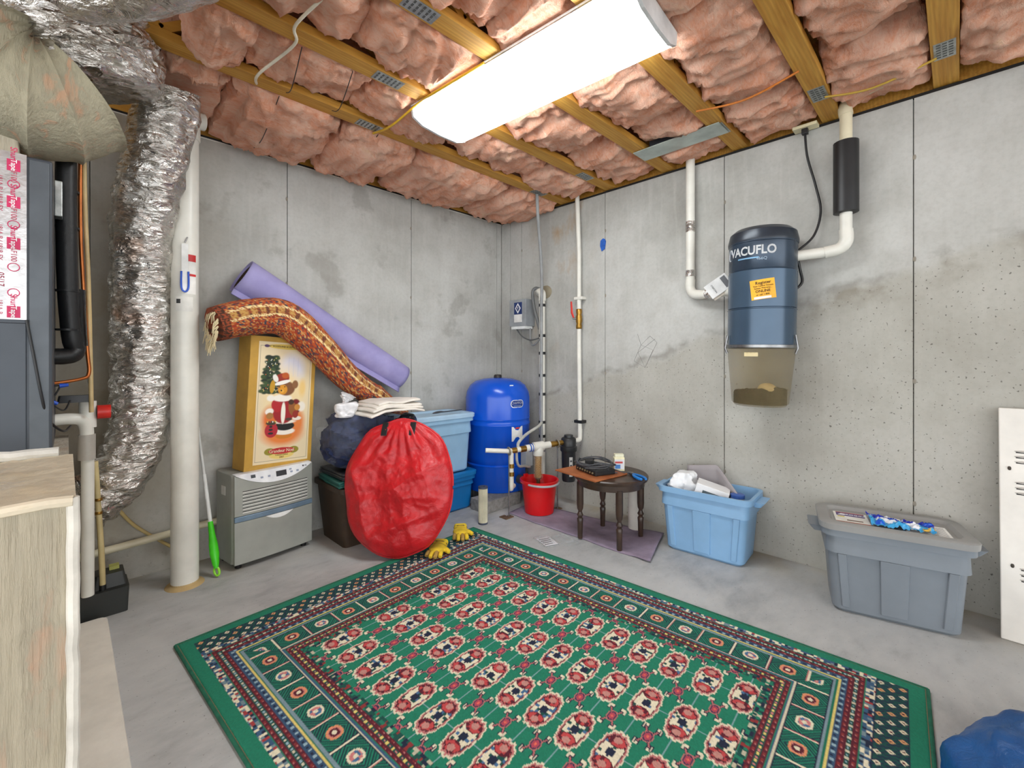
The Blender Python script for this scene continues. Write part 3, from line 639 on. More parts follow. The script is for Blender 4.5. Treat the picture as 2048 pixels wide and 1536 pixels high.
def dpan(x, z0, z1, w, m, name): 
    f = lambda x, z: Vector((x, bow(x)-.0042+(z-curve(x))/max(.02, .522-curve(x))*.015, z))
    g = G(); g.loops([[f(x-w/2, z0), f(x-w/2, z1), f(x-w/2, z1)+Vector((0, .004, 0)), f(x-w/2, z0)+Vector((0, .004, 0))], [f(x+w/2, z0), f(x+w/2, z1), f(x+w/2, z1)+Vector((0, .004, 0)), f(x+w/2, z0)+Vector((0, .004, 0))]])
    return g.obj(name, m, cpn, local=True, smooth=False)
dpan(.255, .475, .505, .06, mat((56, 58, 62), .3), 'display'); dpan(.10, .493, .510, .024, mat((70, 74, 80), .4), 'sticker')
for x_ in (.145, .185, .31, .315, .352): dpan(x_, .482 if x_ != .31 else .498, .492 if x_ != .31 else .506, .014, mat((150, 160, 180), .4), 'button')
wl_ = lambda p: Vector((.405+p.x, bow(.405)-.0045+(.507+p.y-curve(.405))/max(.02, .522-curve(.405))*.015-p.z, .507+p.y))
o = text('LG', .011, None, mat((70, 72, 78), .5), None, warp=wl_, bold=.02); o.parent = cpn
dpan(.390, .503, .511, .008, mat((50, 50, 56), .4), 'logo_dot')
g = G(); hx = [.165+.16*i/12 for i in range(13)]
g.loops([[Vector((x, bow(x)-.002, .262)), Vector((x, bow(x)-.002, .262-.026*(1-((x-.245)/.08)**2))), Vector((x, bow(x)+.006, .262-.026*(1-((x-.245)/.08)**2))), Vector((x, bow(x)+.006, .262))] for x in hx])
g.obj('handle_recess', mat((240, 240, 236), .35), dh, local=True)
for x_, y_ in ((.04, .04), (Wd-.04, .04), (.04, Dd-.04), (Wd-.04, Dd-.04)): G().lathe([(.016, 0), (.018, .03)], (x_, y_, 0), 14).obj('caster', BLACKP, dh, local=True)
G().box((-.002, .10, .40), (.002, .15, .45)).obj('side_grip', mat((206, 206, 200), .4), dh, local=True, smooth=False)

# bear box
bx = thing('gift_box', 'tall gold toy box with printed teddy bear picture standing on dehumidifier', 'box', (-2.237, -.245, .5235), rot=(0, math.radians(3), th))
BW, BD, BH = .395, .15, .775
G().box((0, 0, .0), (BW, BD, BH)).obj('carton', mat((196, 152, 62), .55, var=.1, vs=6), bx, local=True, smooth=False, bevel=.002)
def bear_art(nx=190, ny=380):
    X, Y = np.meshgrid(np.linspace(0, 1, nx), np.linspace(0, 1, ny), indexing='ij'); rg = np.random.default_rng(4)
    c = lambda q: np.array(lin(q)); img = np.zeros((nx, ny, 3)); img[:] = c((232, 214, 176)); nz = rg.random((nx, ny))
    def E(cx, cy, rx, ry, col, soft=0.0, rot=0.0):
        dx, dy = X-cx, (Y-cy); a = math.radians(rot); ax = dx*math.cos(a)+dy*2*math.sin(a); ay = -dx*math.sin(a)+dy*2*math.cos(a)
        r = np.sqrt((ax/rx)**2+(ay/(2*ry))**2); w = np.clip((1-r)/max(soft, .02)+.0, 0, 1)[..., None]; img[:] = img*(1-w)+c(col)*w
    E(.62, .78, .30, .16, (226, 226, 238), .5); E(.5, .5, .44, .36, (240, 216, 166), .4); E(.5, .24, .46, .13, (232, 132, 62), .45); E(.28, .36, .22, .14, (222, 116, 54), .5); E(.74, .33, .2, .14, (228, 130, 66), .5); E(.83, .62, .09, .10, (236, 200, 128), .6)
    for k in range(3): img[(np.abs(X-(.55+.09*k)) < .004) & (Y > .72) & (Y < .88)] = c((200, 204, 220))
    for k in range(170):
        a = rg.random()*.30; E(.24+(rg.random()-.5)*(.34-a*.5), .58+a*1.0, .06, .016, [(40, 60, 40), (64, 84, 48), (30, 44, 34)][k % 3], .5)
    for k in range(34): a = rg.random()*.3; E(.24+(rg.random()-.5)*(.32-a*.5), .58+a, .010, .006, [(246, 220, 130), (236, 120, 70), (250, 246, 230)][k % 3], .6)
    E(.52, .22, .17, .03, (210, 128, 40), .2); E(.53, .255, .21, .032, (244, 236, 222), .2); E(.53, .30, .19, .04, (34, 34, 32), .1); E(.53, .335, .23, .02, (240, 230, 214), .3)
    E(.50, .42, .21, .105, (160, 36, 40), .1); E(.36, .47, .09, .06, (180, 40, 44), .15, 30); E(.72, .46, .11, .07, (120, 30, 34), .15); E(.49, .41, .045, .10, (244, 238, 222), .2)
    E(.24, .425, .085, .03, (244, 238, 226), .25, 10); E(.25, .39, .07, .03, (170, 118, 62), .2); E(.75, .36, .10, .02, (240, 230, 214), .3); E(.83, .46, .09, .05, (240, 232, 216), .3)
    E(.46, .535, .20, .034, (246, 240, 228), .25); E(.25, .535, .08, .03, (244, 238, 226), .3)
    E(.53, .615, .17, .065, (128, 84, 52), .15); E(.69, .65, .065, .04, (140, 96, 60), .25); E(.46, .605, .095, .045, (222, 152, 44), .2); E(.45, .594, .04, .018, (236, 176, 72), .3)
    E(.435, .598, .016, .008, (40, 26, 22), .2); E(.40, .628, .011, .006, (26, 18, 16), .2); E(.495, .63, .011, .006, (26, 18, 16), .2)
    E(.44, .70, .14, .045, (150, 48, 34), .1, 8); E(.50, .725, .08, .03, (190, 90, 36), .3); E(.45, .665, .17, .018, (246, 242, 234), .2, 14); E(.27, .63, .05, .06, (198, 150, 40), .2, -6); E(.32, .70, .05, .04, (240, 236, 226), .25, 30)
    E(.67, .44, .085, .07, (150, 92, 46), .15, 20); E(.75, .455, .06, .03, (206, 140, 62), .2); E(.72, .395, .06, .035, (150, 50, 40), .15); E(.63, .50, .06, .025, (74, 48, 36), .2); E(.60, .355, .07, .014, (84, 60, 48), .2)
    E(.29, .27, .12, .062, (176, 40, 52), .08, -8); E(.28, .33, .10, .02, (70, 60, 44), .2)
    for k in range(5): E(.22+.045*k, .34, .014, .008, [(226, 190, 90), (180, 50, 50), (240, 236, 226)][k % 3], .3)
    for k, yy in enumerate((.30, .275, .245)): E(.28, yy, .03+.01*k, .010, (44, 40, 40), .1)
    for a, b in (((X > .03) & (X < .97) & ((np.abs(Y-.022) < .0016) | (np.abs(Y-.965) < .0016)), 0), ((Y > .022) & (Y < .965) & ((np.abs(X-.03) < .003) | (np.abs(X-.97) < .003)), 0)): img[a] = c((110, 104, 92))
    E(.5, .965, .36, .022, (222, 192, 92), .08); E(.14, .965, .05, .013, (84, 60, 100), .2); E(.86, .965, .05, .013, (84, 60, 100), .2)
    E(.5, .062, .24, .036, (232, 206, 120), .1); E(.28, .095, .10, .03, (150, 140, 50), .1); E(.72, .095, .10, .03, (150, 140, 50), .1); E(.5, .095, .25, .028, (188, 44, 48), .06)
    return img
art = bear_art(); gx, gy = art.shape[:2]
g = G(); g.grid(lambda a, b: (.045+.325*a, -.0012, .03+.715*b), gx, gy, cfn=lambda a, b: tuple(art[round(a*(gx-1)), round(b*(gy-1))]))
pic = g.obj('printed_picture', VPRINT, bx, local=True, smooth=False)
def lt_(s_, size, x, z, m, sx=1.0):
    o = text(s_, size, Matrix.Translation((x, -.002, z)) @ Matrix.Rotation(PI/2, 4, 'X'), m, None, sx=sx); o.parent = pic; return o
lt_('31" WOODLAND SCULPTURED BEAR', .0155, .2075, .72, mat((70, 52, 40), .5), .82); lt_('Grandeur Noel', .028, .2075, .098, mat((246, 232, 200), .5), .85)
lt_("Collector's Edition", .010, .2075, .074, mat((80, 60, 30), .5)); lt_('2007', .014, .2075, .06, mat((110, 60, 30), .5))

# ------------------------------------------------------------------ rolled rugs
def persian(s, a):
    q = Vector((s*15, math.cos(a)*2.2, math.sin(a)*2.2)); n1 = noise.noise(q*2.3); n2 = noise.noise(q*5+Vector((3, 1, 7))); n3 = noise.noise(q*9)
    c = (178, 78, 36)
    if n1 > .12: c = (150, 56, 34)
    if n2 > .22: c = (60, 62, 72)
    if n2 < -.34: c = (196, 146, 84)
    if n3 > .42: c = (214, 170, 104)
    aa = (a/(2*PI)) % 1
    for cen in (.20, .62):
        if abs(aa-cen) < .055:
            c = (188, 144, 78) if (int(s*70) % 3) else (96, 58, 40)
            if abs(abs(aa-cen)-.045) < .012: c = (232, 208, 150)
            if n3 > .15: c = (150, 76, 44)
    if s < .045: c = (70, 44, 30) if n2 > 0 else (150, 70, 40)
    return lin(c)
rp = spline([yp(428, 650, -.34), yp(500, 634, -.30), yp(570, 638, -.28), yp(636, 692, -.25), yp(698, 757, -.185), yp(756, 796, -.15), yp(812, 824, -.13)], 30)
nr = len(rp); rad = [(.088+.010*math.sin(i/nr*5)) if i/nr < .8 else .088*(1-(i/nr-.8)/.2*.72) for i in range(nr)]
g = G().tube(rp, rad, 128, cap=True, fn=lambda t, a: 1+.06*math.sin(a*2+t*4)+.05*fb((t*4, math.cos(a), math.sin(a)), 1.5))
g.c = [persian(i/(nr-1), 2*PI*j/128) for i in range(nr) for j in range(128)]
rr_ = thing('rolled_rug', 'rolled orange and navy oriental rug draped over toy box with cream fringe', 'rug', tuple(rp[75]))
g.obj('roll', VPILE, rr_)
g = G(); R0 = rp[0]; T0 = (rp[1]-rp[0]).normalized(); rs2 = random.Random(2)
for k in range(70):
    a = rs2.uniform(0, 2*PI); p = R0+Vector((0, math.cos(a)*.09, math.sin(a)*.085)); e = p-T0*rs2.uniform(.01, .03)+Vector((rs2.uniform(-.01, .01), rs2.uniform(-.01, .01), -rs2.uniform(.03, .07)))
    g.tube([p, (p+e)/2+Vector((-.008, 0, .004)), e], [.004, .003, .0015], 5)
fo = g.obj('fringe', mat((216, 200, 160), .9), rr_); fo['kind'] = 'stuff'
# lavender underlay roll
p0, p1 = yp(482, 552, -.125), yp(802, 755, -.118); ax = (p1-p0); LN = ax.length; ax.normalize()
nrm = Vector((0, -1, 0)); upv = ax.cross(nrm); upv = upv if upv.z > 0 else -upv; nrm = nrm-ax*nrm.dot(ax)
def spiral(t, s):
    # s 0..1 from the loose flap edge round the roll; t along the axis
    r0 = .106-.016*t
    if s < .24:
        k = s/.24
        ang0 = math.radians(-62); e = Vector((math.cos(ang0), math.sin(ang0)))*r0; tang = Vector((.52, -.85))
        ext = (1-k)*.045; q = e+tang*ext
    else:
        k = (s-.24)/.76; ang = math.radians(-62)+k*math.radians(560); r = r0*(1-.12*k); q = Vector((math.cos(ang), math.sin(ang)))*r
    wv = .006*math.sin(t*9)
    return p0+ax*(t*LN)+nrm*(q.x+wv)+upv*q.y*1.02
lav = NT('lavender_backing'); v1 = lav.wave(120, 1, axis='X'); c1 = lav.ramp(lav.noise(6, 5), [(.3, (142, 136, 184)), (.7, (166, 160, 206))]); lav.bump(v1, .15, .002); LAV = lav.done(c1, .9)
ul = thing('rug_underlay', 'lavender backed carpet underlay rolled loosely on top of oriental rug', 'carpet', tuple(p0))
G().grid(spiral, 40, 110).obj('sheet', LAV, ul, solid=.007)
G().grid(lambda t, s: p0+ax*(t*LN*.96+.01)+(nrm*math.cos(s*2*PI)+upv*math.sin(s*2*PI))*(.082-.014*t), 30, 40).obj('pile_side', mat((70, 52, 40), .95, var=.4, vs=60, bs=.6), ul)

# ------------------------------------------------------------------ pile beside the dehumidifier
bb = thing('brown_bin', 'dark brown storage bin under teal sheets beside dehumidifier', 'bin', (-1.565, -.27, 0))
BR = mat((62, 46, 32), .5, var=.2)
G().loops([rrect(.175, .165, .03, 0, 4, -1.565, -.27), rrect(.205, .195, .03, .34, 4, -1.565, -.27), rrect(.22, .21, .03, .345, 4, -1.565, -.27), rrect(.22, .21, .03, .375, 4, -1.565, -.27)]).obj('body', BR, bb)
def folded(name, label, cat, cx, cy, z0, hx, hy, layers, h, m, group=None):
    t = thing(name, label, cat, (cx, cy, z0), rz=random.uniform(-.1, .1))
    for k in range(layers):
        zz = k*h; s_ = 1-.05*random.random()
        def f(a, b, zz=zz, k=k, s_=s_):
            x, y = (a-.5)*2*hx*s_, (b-.5)*2*hy*s_
            return (x, y, zz+h*.5+.004*fb((x+k, y, z0), 8)-.018*max(0, abs(a-.5)*2-.8)*5*(1 if k else .2)*.3)
        G().grid(f, 18, 14).obj('fold', m, t, local=True, solid=h*.85)
    return t
folded('tarp', 'teal folded tarp lying on brown bin', 'tarp', -1.58, -.30, .378, .20, .17, 3, .014, mat((40, 104, 96), .5))
folded('tarp', 'black folded plastic sheet above teal tarp', 'sheet', -1.58, -.31, .428, .195, .17, 3, .013, mat((38, 40, 46), .3))
cb = thing('bedding_bag', 'clear plastic bag holding navy comforter on top of folded sheets', 'bag', (-1.58, -.33, .47))
def lump(cx, cy, z0, hx, hy, h, seed, amp=.03, ex=.6):
    def f(u, v):
        a = u*2*PI; th = v*PI; ca, sa = math.cos(a), math.sin(a); s = math.sin(th)**.5; zz = (1-math.cos(th))/2
        p = Vector((cx+hx*math.copysign(abs(ca)**ex, ca)*s, cy+hy*math.copysign(abs(sa)**ex, sa)*s, z0+h*zz))
        q = p+Vector((seed, 0, 0)); d = (amp*noise.fractal(q*7, .8, 2.1, 4)+amp*.6*(1-min(1, abs(noise.noise(Vector((q.x*8+q.z*4, q.y*5, q.z*9))))*3.5))-amp*.3)*s; return p+Vector((ca*d, sa*d, d*.6 if zz > .2 else 0))
    return G().grid(f, 60, 34, closeu=True)
NAVY = mat((24, 40, 80), .85, var=.3, vs=30, bs=.5, bscale=40)
lump(-1.60, -.31, .472, .20, .135, .345, 1.0, .045).obj('comforter', NAVY, cb)
lump(-1.63, -.33, .475, .16, .12, .15, 4.0, .03).obj('comforter_fold', mat((20, 34, 70), .85, var=.3, vs=30, bs=.5), cb)
def m_clear(tint=(230, 236, 240), a=.30):
    t = NT('clear_film'); t.bump(t.noise(16, 5, .7, dist=2), .8, .02); t.m.surface_render_method = 'BLENDED'
    return t.done(tint, .12, 0.0, Alpha=a)
CLEAR = m_clear(a=.07)
lump(-1.60, -.31, .468, .215, .148, .362, 1.0, .047).obj('plastic_film', CLEAR, cb)
wb = thing('plastic_bag', 'knotted white plastic bag behind toy box corner', 'bag', (-1.70, -.36, .792))
lump(-1.70, -.36, .792, .07, .055, .09, 6.0, .04, .9).obj('film', mat((232, 232, 234), .35, var=.05), wb)
G().tube(spline([(-1.70, -.36, .852), (-1.702, -.36, .877), (-1.70, -.36, .892), (-1.69, -.36, .917), (-1.68, -.36, .937)], 6), [.045, .04, .034, .028, .024, .02, .017, .015, .014, .013, .013, .014, .016, .018, .020, .024, .028, .031, .034, .036, .038, .039, .040, .040, .040], 24, fn=crinkle(.5, 7)).obj('knot', mat((232, 232, 234), .35, var=.05), wb)
wc = thing('folded_cloth', 'white folded drop cloth lying on bagged comforter', 'cloth', (-1.44, -.40, .822), rz=.10)
for k in range(4):
    def f(a, b, k=k):
        x, y = (a-.5)*(.42-.03*k)+.01*k, (b-.5)*(.30-.02*k)
        return (x, y, .010+k*.020+.008*math.sin(a*4+k*.9)-.09*max(0, .25-a)-.05*max(0, a-.85)+.008*fb((x*2, y*2, k*3), 2)-.04*max(0, .2-b))
    G().grid(f, 30, 18).obj('fold', mat((232, 226, 216), .9, var=.05), wc, local=True, solid=.015, sub=1)
bk = thing('black_plastic', 'crumpled black plastic film tucked behind red bag', 'sheet', (-1.42, -.46, .62))
lump(-1.33, -.46, .60, .07, .04, .19, 9.0, .03).obj('film', mat((30, 32, 36), .15), bk)

# red pop-up bag
rb = thing('red_bag', 'round red collapsible leaf bag leaning on plastic bins', 'bag', (-1.60, -.80, .002))
nn = Vector((-.735, -.645, .21)).normalized(); rt = Vector((.66, -.75, 0)).normalized(); rt = (rt-nn*rt.dot(nn)).normalized(); up = nn.cross(rt); up = up if up.z > 0 else -up
cen = Vector((-1.545, -.735, .392))
def redf(side):
    def f(u, v):
        a = u*2*PI; r = v; R = Vector((math.cos(a)*.325, math.sin(a)*.385+(.02 if math.sin(a) > 0 else 0)))*r
        th_ = .070*math.sqrt(max(0, 1-r**3))+.004
        def crease(ax, ay, bx, by, o, k): return 1-min(1, abs(noise.noise(Vector((R.x*ax+R.y*ay, R.x*bx+R.y*by, o+side))))*k)
        w = noise.fractal(Vector((R.x*2.6+3*side, R.y*2.2, side+2)), .9, 2.0, 2)*.045+.022*crease(4.2, 1.2, .6, .9, 4, 3)+.014*crease(1.5, -5.0, 1.2, 1.0, 9, 3.5)+.005*crease(9, 4, -3, 7, 2, 3)+.006*noise.fractal(Vector((R.x*14, R.y*14, side)), .8, 2.1, 3)
        w += .012*math.sin(math.atan2(R.x, .46-R.y)*26)*max(0, (R.y+.05)/.43)**1.5
        w = (w-.02)*(1-r**8)
        rim = 1+.05*noise.noise(Vector((math.cos(a)*2.2, math.sin(a)*2.2, 1)))
        return cen+(rt*R.x+up*R.y)*rim+nn*side*max(.004, th_+w)
    return f
def m_tarp(c, d):
    t = NT('woven_poly'); a = t.noise(7, 5, .65, dist=1); c_ = t.ramp(a, [(.3, d), (.65, c)]); t.bump(t.math('ADD', t.noise(22, 5, .7, dist=1.5), t.math('MULTIPLY', t.voro(9), .8)), .35, .012); return t.done(c_, .32)
RED = m_tarp((206, 30, 38), (176, 18, 28))
g = G(); g.grid(redf(1), 140, 80, closeu=True); g.obj('front_panel', RED, rb, angle=180); g = G(); g.grid(redf(-1), 60, 24, closeu=True); g.obj('back_panel', RED, rb, angle=180)
g = G(); g.tube([cen+(rt*math.cos(k*PI/30)*.325+up*(math.sin(k*PI/30)*.385+(.02 if k < 30 else 0)))*(1+.05*noise.noise(Vector((math.cos(k*PI/30)*2.2, math.sin(k*PI/30)*2.2, 1)))) for k in range(61)], .006, 8); g.obj('hoop', RED, rb)
for s_ in (-.095, .075):
    c0 = cen+rt*s_+up*(.41-.05*abs(s_)*4)+nn*.03
    Ms = frame(tuple(c0-up*.045+nn*.012), tuple(rt), tuple(up+nn*-.35)); G().box((-.018, -.045, 0), (.018, .04, .005), Ms).obj('strap', BLACKP, rb, smooth=False, bevel=.002)

# ------------------------------------------------------------------ plastic bins
def tub(name, label, loc, rz, L, Wt, Ht, taper, col, lid=None, ribs=True, handles=True, group=None, rough=.38):
    t = thing(name, label, 'bin', loc, rz); m = mat(col, rough, var=.05, vs=5)
    hx, hy = L/2, Wt/2; f = lambda z: 1-taper*(1-z/Ht)
    zb = Ht*.70
    ls = [rrect(hx*f(0)-.015, hy*f(0)-.015, .035, 0), rrect(hx*f(0), hy*f(0), .04, .015), rrect(hx*f(zb)-.002, hy*f(zb)-.002, .045, zb), rrect(hx*f(zb)+.008, hy*f(zb)+.008, .045, zb+.004), rrect(hx-.004, hy-.004, .045, Ht-.035),
          rrect(hx+.014, hy+.014, .05, Ht-.033), rrect(hx+.014, hy+.014, .05, Ht-.002), rrect(hx+.008, hy+.008, .05, Ht), rrect(hx-.004, hy-.004, .045, Ht-.002), rrect(hx*f(0)-.008, hy*f(0)-.008, .035, .012)]
    G().loops(ls).obj('body', m, t, local=True, angle=35)
    if ribs:
        for (x0, x1) in ((-.98, -.80), (-.26, .24), (.80, .98)):
            for sy in (-1, 1):
                g = G(); za, zc = .03, zb+.002
                xa = [x0*(hx*f(za)-.03), x1*(hx*f(za)-.03)]; xb = [x0*(hx*f(zc)-.03), x1*(hx*f(zc)-.03)]
                o1 = lambda x, z, e: Vector((x, sy*(hy*f(z)+e), z))
                g.loops([[o1(xa[0], za, -.004), o1(xa[1], za, -.004), o1(xb[1], zc, -.004), o1(xb[0], zc, -.004)], [o1(xa[0]+.004, za, .007), o1(xa[1]-.004, za, .007), o1(xb[1]-.004, zc, .007), o1(xb[0]+.004, zc, .007)]])
                g.obj('rib', m, t, local=True, smooth=False, bevel=.002)
    if handles:
        for sx in (-1, 1):
            g = G().loops([rrect(.018, .065, .01, Ht-.05, 3, sx*(hx+.022), 0), rrect(.030, .075, .012, Ht-.022, 3, sx*(hx+.032), 0)]); g.obj('handle', m, t, local=True)
    if lid:
        ml = mat(lid, rough, var=.05, vs=5); z = Ht+.001
        ls = [rrect(hx+.012, hy+.012, .05, z-.004), rrect(hx+.022, hy+.022, .055, z-.004), rrect(hx+.024, hy+.024, .055, z+.022), rrect(hx+.016, hy+.016, .055, z+.028), rrect(hx-.020, hy-.020, .045, z+.028), rrect(hx-.032, hy-.032, .04, z+.014)]
        G().loops(ls).obj('lid', ml, t, local=True, angle=35)
    return t
sb = tub('storage_bin', 'blue wheeled storage bin supporting pale blue bin by pressure tank', (-.985, -.22, 0), 0, .64, .35, .262, .06, (20, 112, 178), (24, 118, 184), ribs=False, handles=False)
for x_ in (-.69, -1.28): G().cyl((x_, -.41, .019), (x_, -.385, .019), .018, seg=14).obj('wheel', mat((70, 50, 40), .6), sb)
tub('storage_bin', 'pale blue lidded bin stacked on darker blue bin', (-.985, -.22, .292), 0, .62, .33, .42, .10, (150, 190, 220), (176, 208, 232), ribs=False, handles=False)
lb = thing('brush', 'long dark brush lying on lid of pale blue bin', 'brush', (-.85, -.28, .741))
G().tube(spline([(-1.0, -.30, .752), (-.93, -.295, .757), (-.87, -.29, .754), (-.70, -.27, .753)], 6), [.004, .008, .011, .013, .014, .014, .013, .012, .011, .010, .009, .008, .008, .008, .008, .008, .008, .007, .005], 12, flat=.6).obj('body', mat((62, 66, 72), .5), lb)
tub_b = tub('storage_tub', 'open sky blue tub full of packaging against right wall', (-.185, -2.02, 0), math.radians(-86), .50, .30, .385, .13, (134, 176, 214))
gt = tub('storage_tub', 'grey lidded tub with leaflets on top beside white panel', (-.252, -2.857, 0), math.radians(-76), .50, .30, .385, .12, (124, 132, 140), (148, 148, 146))
# contents of the blue tub
pk = thing('packing_bag', 'crumpled white plastic bag bulging from blue tub', 'bag', (-.22, -1.86, .30)); lump(-.20, -1.875, .22, .09, .07, .235, 2.0, .05, .8).obj('film', mat((236, 238, 240), .3, var=.04), pk)
fb_ = thing('foam_panel', 'bent grey foam panel standing in blue tub', 'panel', (-.10, -2.0, .2))
def fbend(a, b):
    k = a-.55; y = -1.84-.34*a; x = -.085-(.0 if k < 0 else .28*k*.9)-.02*b; return (x+.02, y, .20+.27*b+(.05*a if a < .55 else .0275-.22*k)*b*1.2)
G().grid(fbend, 24, 10).obj('sheet', mat((160, 154, 156), .8, var=.04), fb_, solid=.008)
wbx = thing('carton', 'white carton lying in blue tub', 'box', (-.22, -2.03, .30), rz=.3)
G().box((-.07, -.09, .0), (.06, .09, .11), Matrix.Rotation(.25, 4, 'X')).obj('box', mat((238, 238, 238), .5, var=.03), wbx, local=True, smooth=False, bevel=.002)
G().box((-.0705, -.07, .03), (-.0695, .05, .08), Matrix.Rotation(.25, 4, 'X')).obj('print', mat((96, 108, 112), .5), wbx, local=True, smooth=False)
jr = thing('jar', 'white jar with blue lid in blue tub', 'jar', (-.20, -2.185, .30)); G().lathe([(.03, 0), (.036, .01), (.036, .06)], (0, 0, 0), 24).obj('body', mat((236, 236, 234), .4), jr, local=True); G().lathe([(.038, .06), (.038, .078), (.03, .082)], (0, 0, 0), 24).obj('lid', mat((60, 96, 170), .4), jr, local=True)
# leaflets on the grey lid (tub frame: local x along the tub)
GZ = .402
Wg = WM[gt.name]
def on_lid(name, label, cat): return thing(name, label, cat, tuple(Wg @ Vector((0, 0, GZ))), rz=math.radians(-76))
bo = on_lid('booklet', 'printed leaflet with purple banner on grey tub lid', 'booklet')
def panel(x0, x1, y0, y1, m, name, parent, z=.003, rz=0):
    return G().box((x0, y0, 0), (x1, y1, z), Matrix.Rotation(rz, 4, 'Z')).obj(name, m, parent, local=True, smooth=False)
panel(-.205, -.075, -.105, .06, mat((240, 238, 230), .5), 'cover', bo); panel(-.195, -.085, .0, .045, mat((78, 58, 120), .5), 'banner', bo, .0035); panel(-.195, -.085, .047, .056, mat((160, 60, 50), .5), 'stripe', bo, .0035); panel(-.205, -.075, -.105, -.09, mat((164, 84, 60), .5), 'stripe', bo, .0035)
panel(-.192, -.165, -.02, -.008, mat((226, 206, 60), .5), 'star', bo, .0036); panel(-.16, -.10, -.07, -.055, mat((120, 96, 84), .5), 'drawing', bo, .0036)
o = text('BROGGA', .022, Matrix.Translation((-.125, .022, .0037)), mat((240, 240, 240), .5), None); o.parent = bo
g = G().prism([(-.19, .012), (-.165, .012), (-.155, .03), (-.175, .036)], .0037); g.obj('emblem', mat((240, 240, 240), .5), bo, local=True, smooth=False)
cbg = on_lid('snack_wrapper', 'crumpled blue and white plastic wrapper on grey tub lid', 'wrapper')
def wr_c(a, b):
    n1 = noise.noise(Vector((a*5, b*4, 1))); 
    c = (20, 40, 170) if b > .45 else (60, 160, 214)
    if n1 > .18: c = (236, 238, 244)
    if n1 < -.3: c = (30, 90, 210)
    if a > .8 and n1 > .05: c = (220, 180, 80)
    return lin(c)
G().grid(lambda a, b: (-.075+.22*a, -.10+.17*b*(1-.5*a)+.01*fb((a*6, b*6, 0), 1), .006+.024*abs(fb((a*4, b*5, 2), 1.2))+.012*math.sin(b*PI)), 60, 40, cfn=wr_c).obj('film', VPLASTIC, cbg, local=True, angle=180)
sh = on_lid('instruction_sheet', 'white instruction sheet with small print on grey tub lid', 'paper')
panel(.05, .20, -.105, .045, mat((238, 238, 234), .6), 'page', sh, .002, -.03)
for k in range(14):
    for c0 in (.065, .135): panel(c0, c0+.055, -.095+k*.0095, -.0915+k*.0095, mat((150, 150, 150), .6), 'print_line', sh, .0024, -.03)

# ------------------------------------------------------------------ pressure tank
tk = thing('pressure_tank', 'large royal blue well pressure tank in the room corner', 'tank', (-.34, -.31, 0))
BLU = mat((8, 84, 206), .22, var=.04, vs=3); R = .272
tc = (-.34, -.31, 0)
G().lathe([(.22, .09), (.262, .092), (.264, .11), (.262, .285), (.268, .30), (.255, .31), (.262, .325), (R, .36), (R, .615), (R+.004, .62), (R+.004, .632), (R, .638), (R, .665), (R+.003, .67), (R, .676), (R, .84), (.262, .89), (.235, .94), (.19, .975), (.12, .995), (.04, 1.002)], tc, 64).obj('shell', BLU, tk, angle=50)
G().lathe([(.035, .998), (.033, 1.02), (.025, 1.028)], tc, 20).obj('valve_cap', mat((40, 36, 34), .5), tk)
AT = math.atan2(CAM[1]+.31, CAM[0]+.34)
def tank_w(a0, z0, r=R+.001): return lambda p: Vector((-.34+math.cos(a0+p.x/r)*(r+p.z), -.31+math.sin(a0+p.x/r)*(r+p.z), z0+p.y))
def tpatch(name, a0, z0, hw, hh, m, off, par=None, rr=None):
    w = tank_w(a0, z0); g = G(); poly = rrect(hw, hh, rr or min(hw, hh)*.3, 0, 5); k = len(poly)
    g.add([w(Vector((0, 0, off)))]+[w(Vector((p.x, p.y, off))) for p in poly], [(0, 1+i, 1+(i+1) % k) for i in range(k)]); return g.obj(name, m, par or tk, smooth=False)
lgo = tpatch('badge', AT+.62, .80, .064, .031, mat((240, 244, 248), .4), .001, rr=.028); tpatch('badge_field', AT+.62, .80, .058, .026, mat((20, 60, 140), .4), .002, lgo, rr=.023)
text('CHAMPION', .030, None, mat((240, 244, 248), .4), lgo, warp=lambda p: tank_w(AT+.62, .806)(Vector((p.x*.72, p.y, .0025))))
tpatch('badge_line', AT+.62, .783, .036, .0018, mat((170, 186, 206), .4), .0025, lgo, rr=.001)
tpatch('label', AT+.62, .56, .055, .06, mat((226, 228, 226), .5), .001, rr=.003); tpatch('label_band', AT+.62, .605, .02, .006, mat((206, 60, 50), .5), .002, rr=.001)
tpatch('tag', AT+.5, .93, .02, .02, mat((226, 240, 244), .5), -.04, rr=.003)
blk_ = thing('concrete_block', 'grey concrete block under blue pressure tank', 'block', (-.50, -.42, 0))
G().box((-.73, -.60, 0), (-.36, -.42, .089)).obj('block', mat((140, 138, 134), .9, var=.15, vs=40, bs=.6), blk_, smooth=False, bevel=.004)
bl2 = thing('concrete_block', 'grey concrete block at the back under blue tank', 'block', (-.3, -.2, 0)); G().box((-.55, -.24, 0), (-.12, -.06, .089)).obj('block', mat((140, 138, 134), .9, var=.15, vs=40, bs=.6), bl2, smooth=False, bevel=.004)

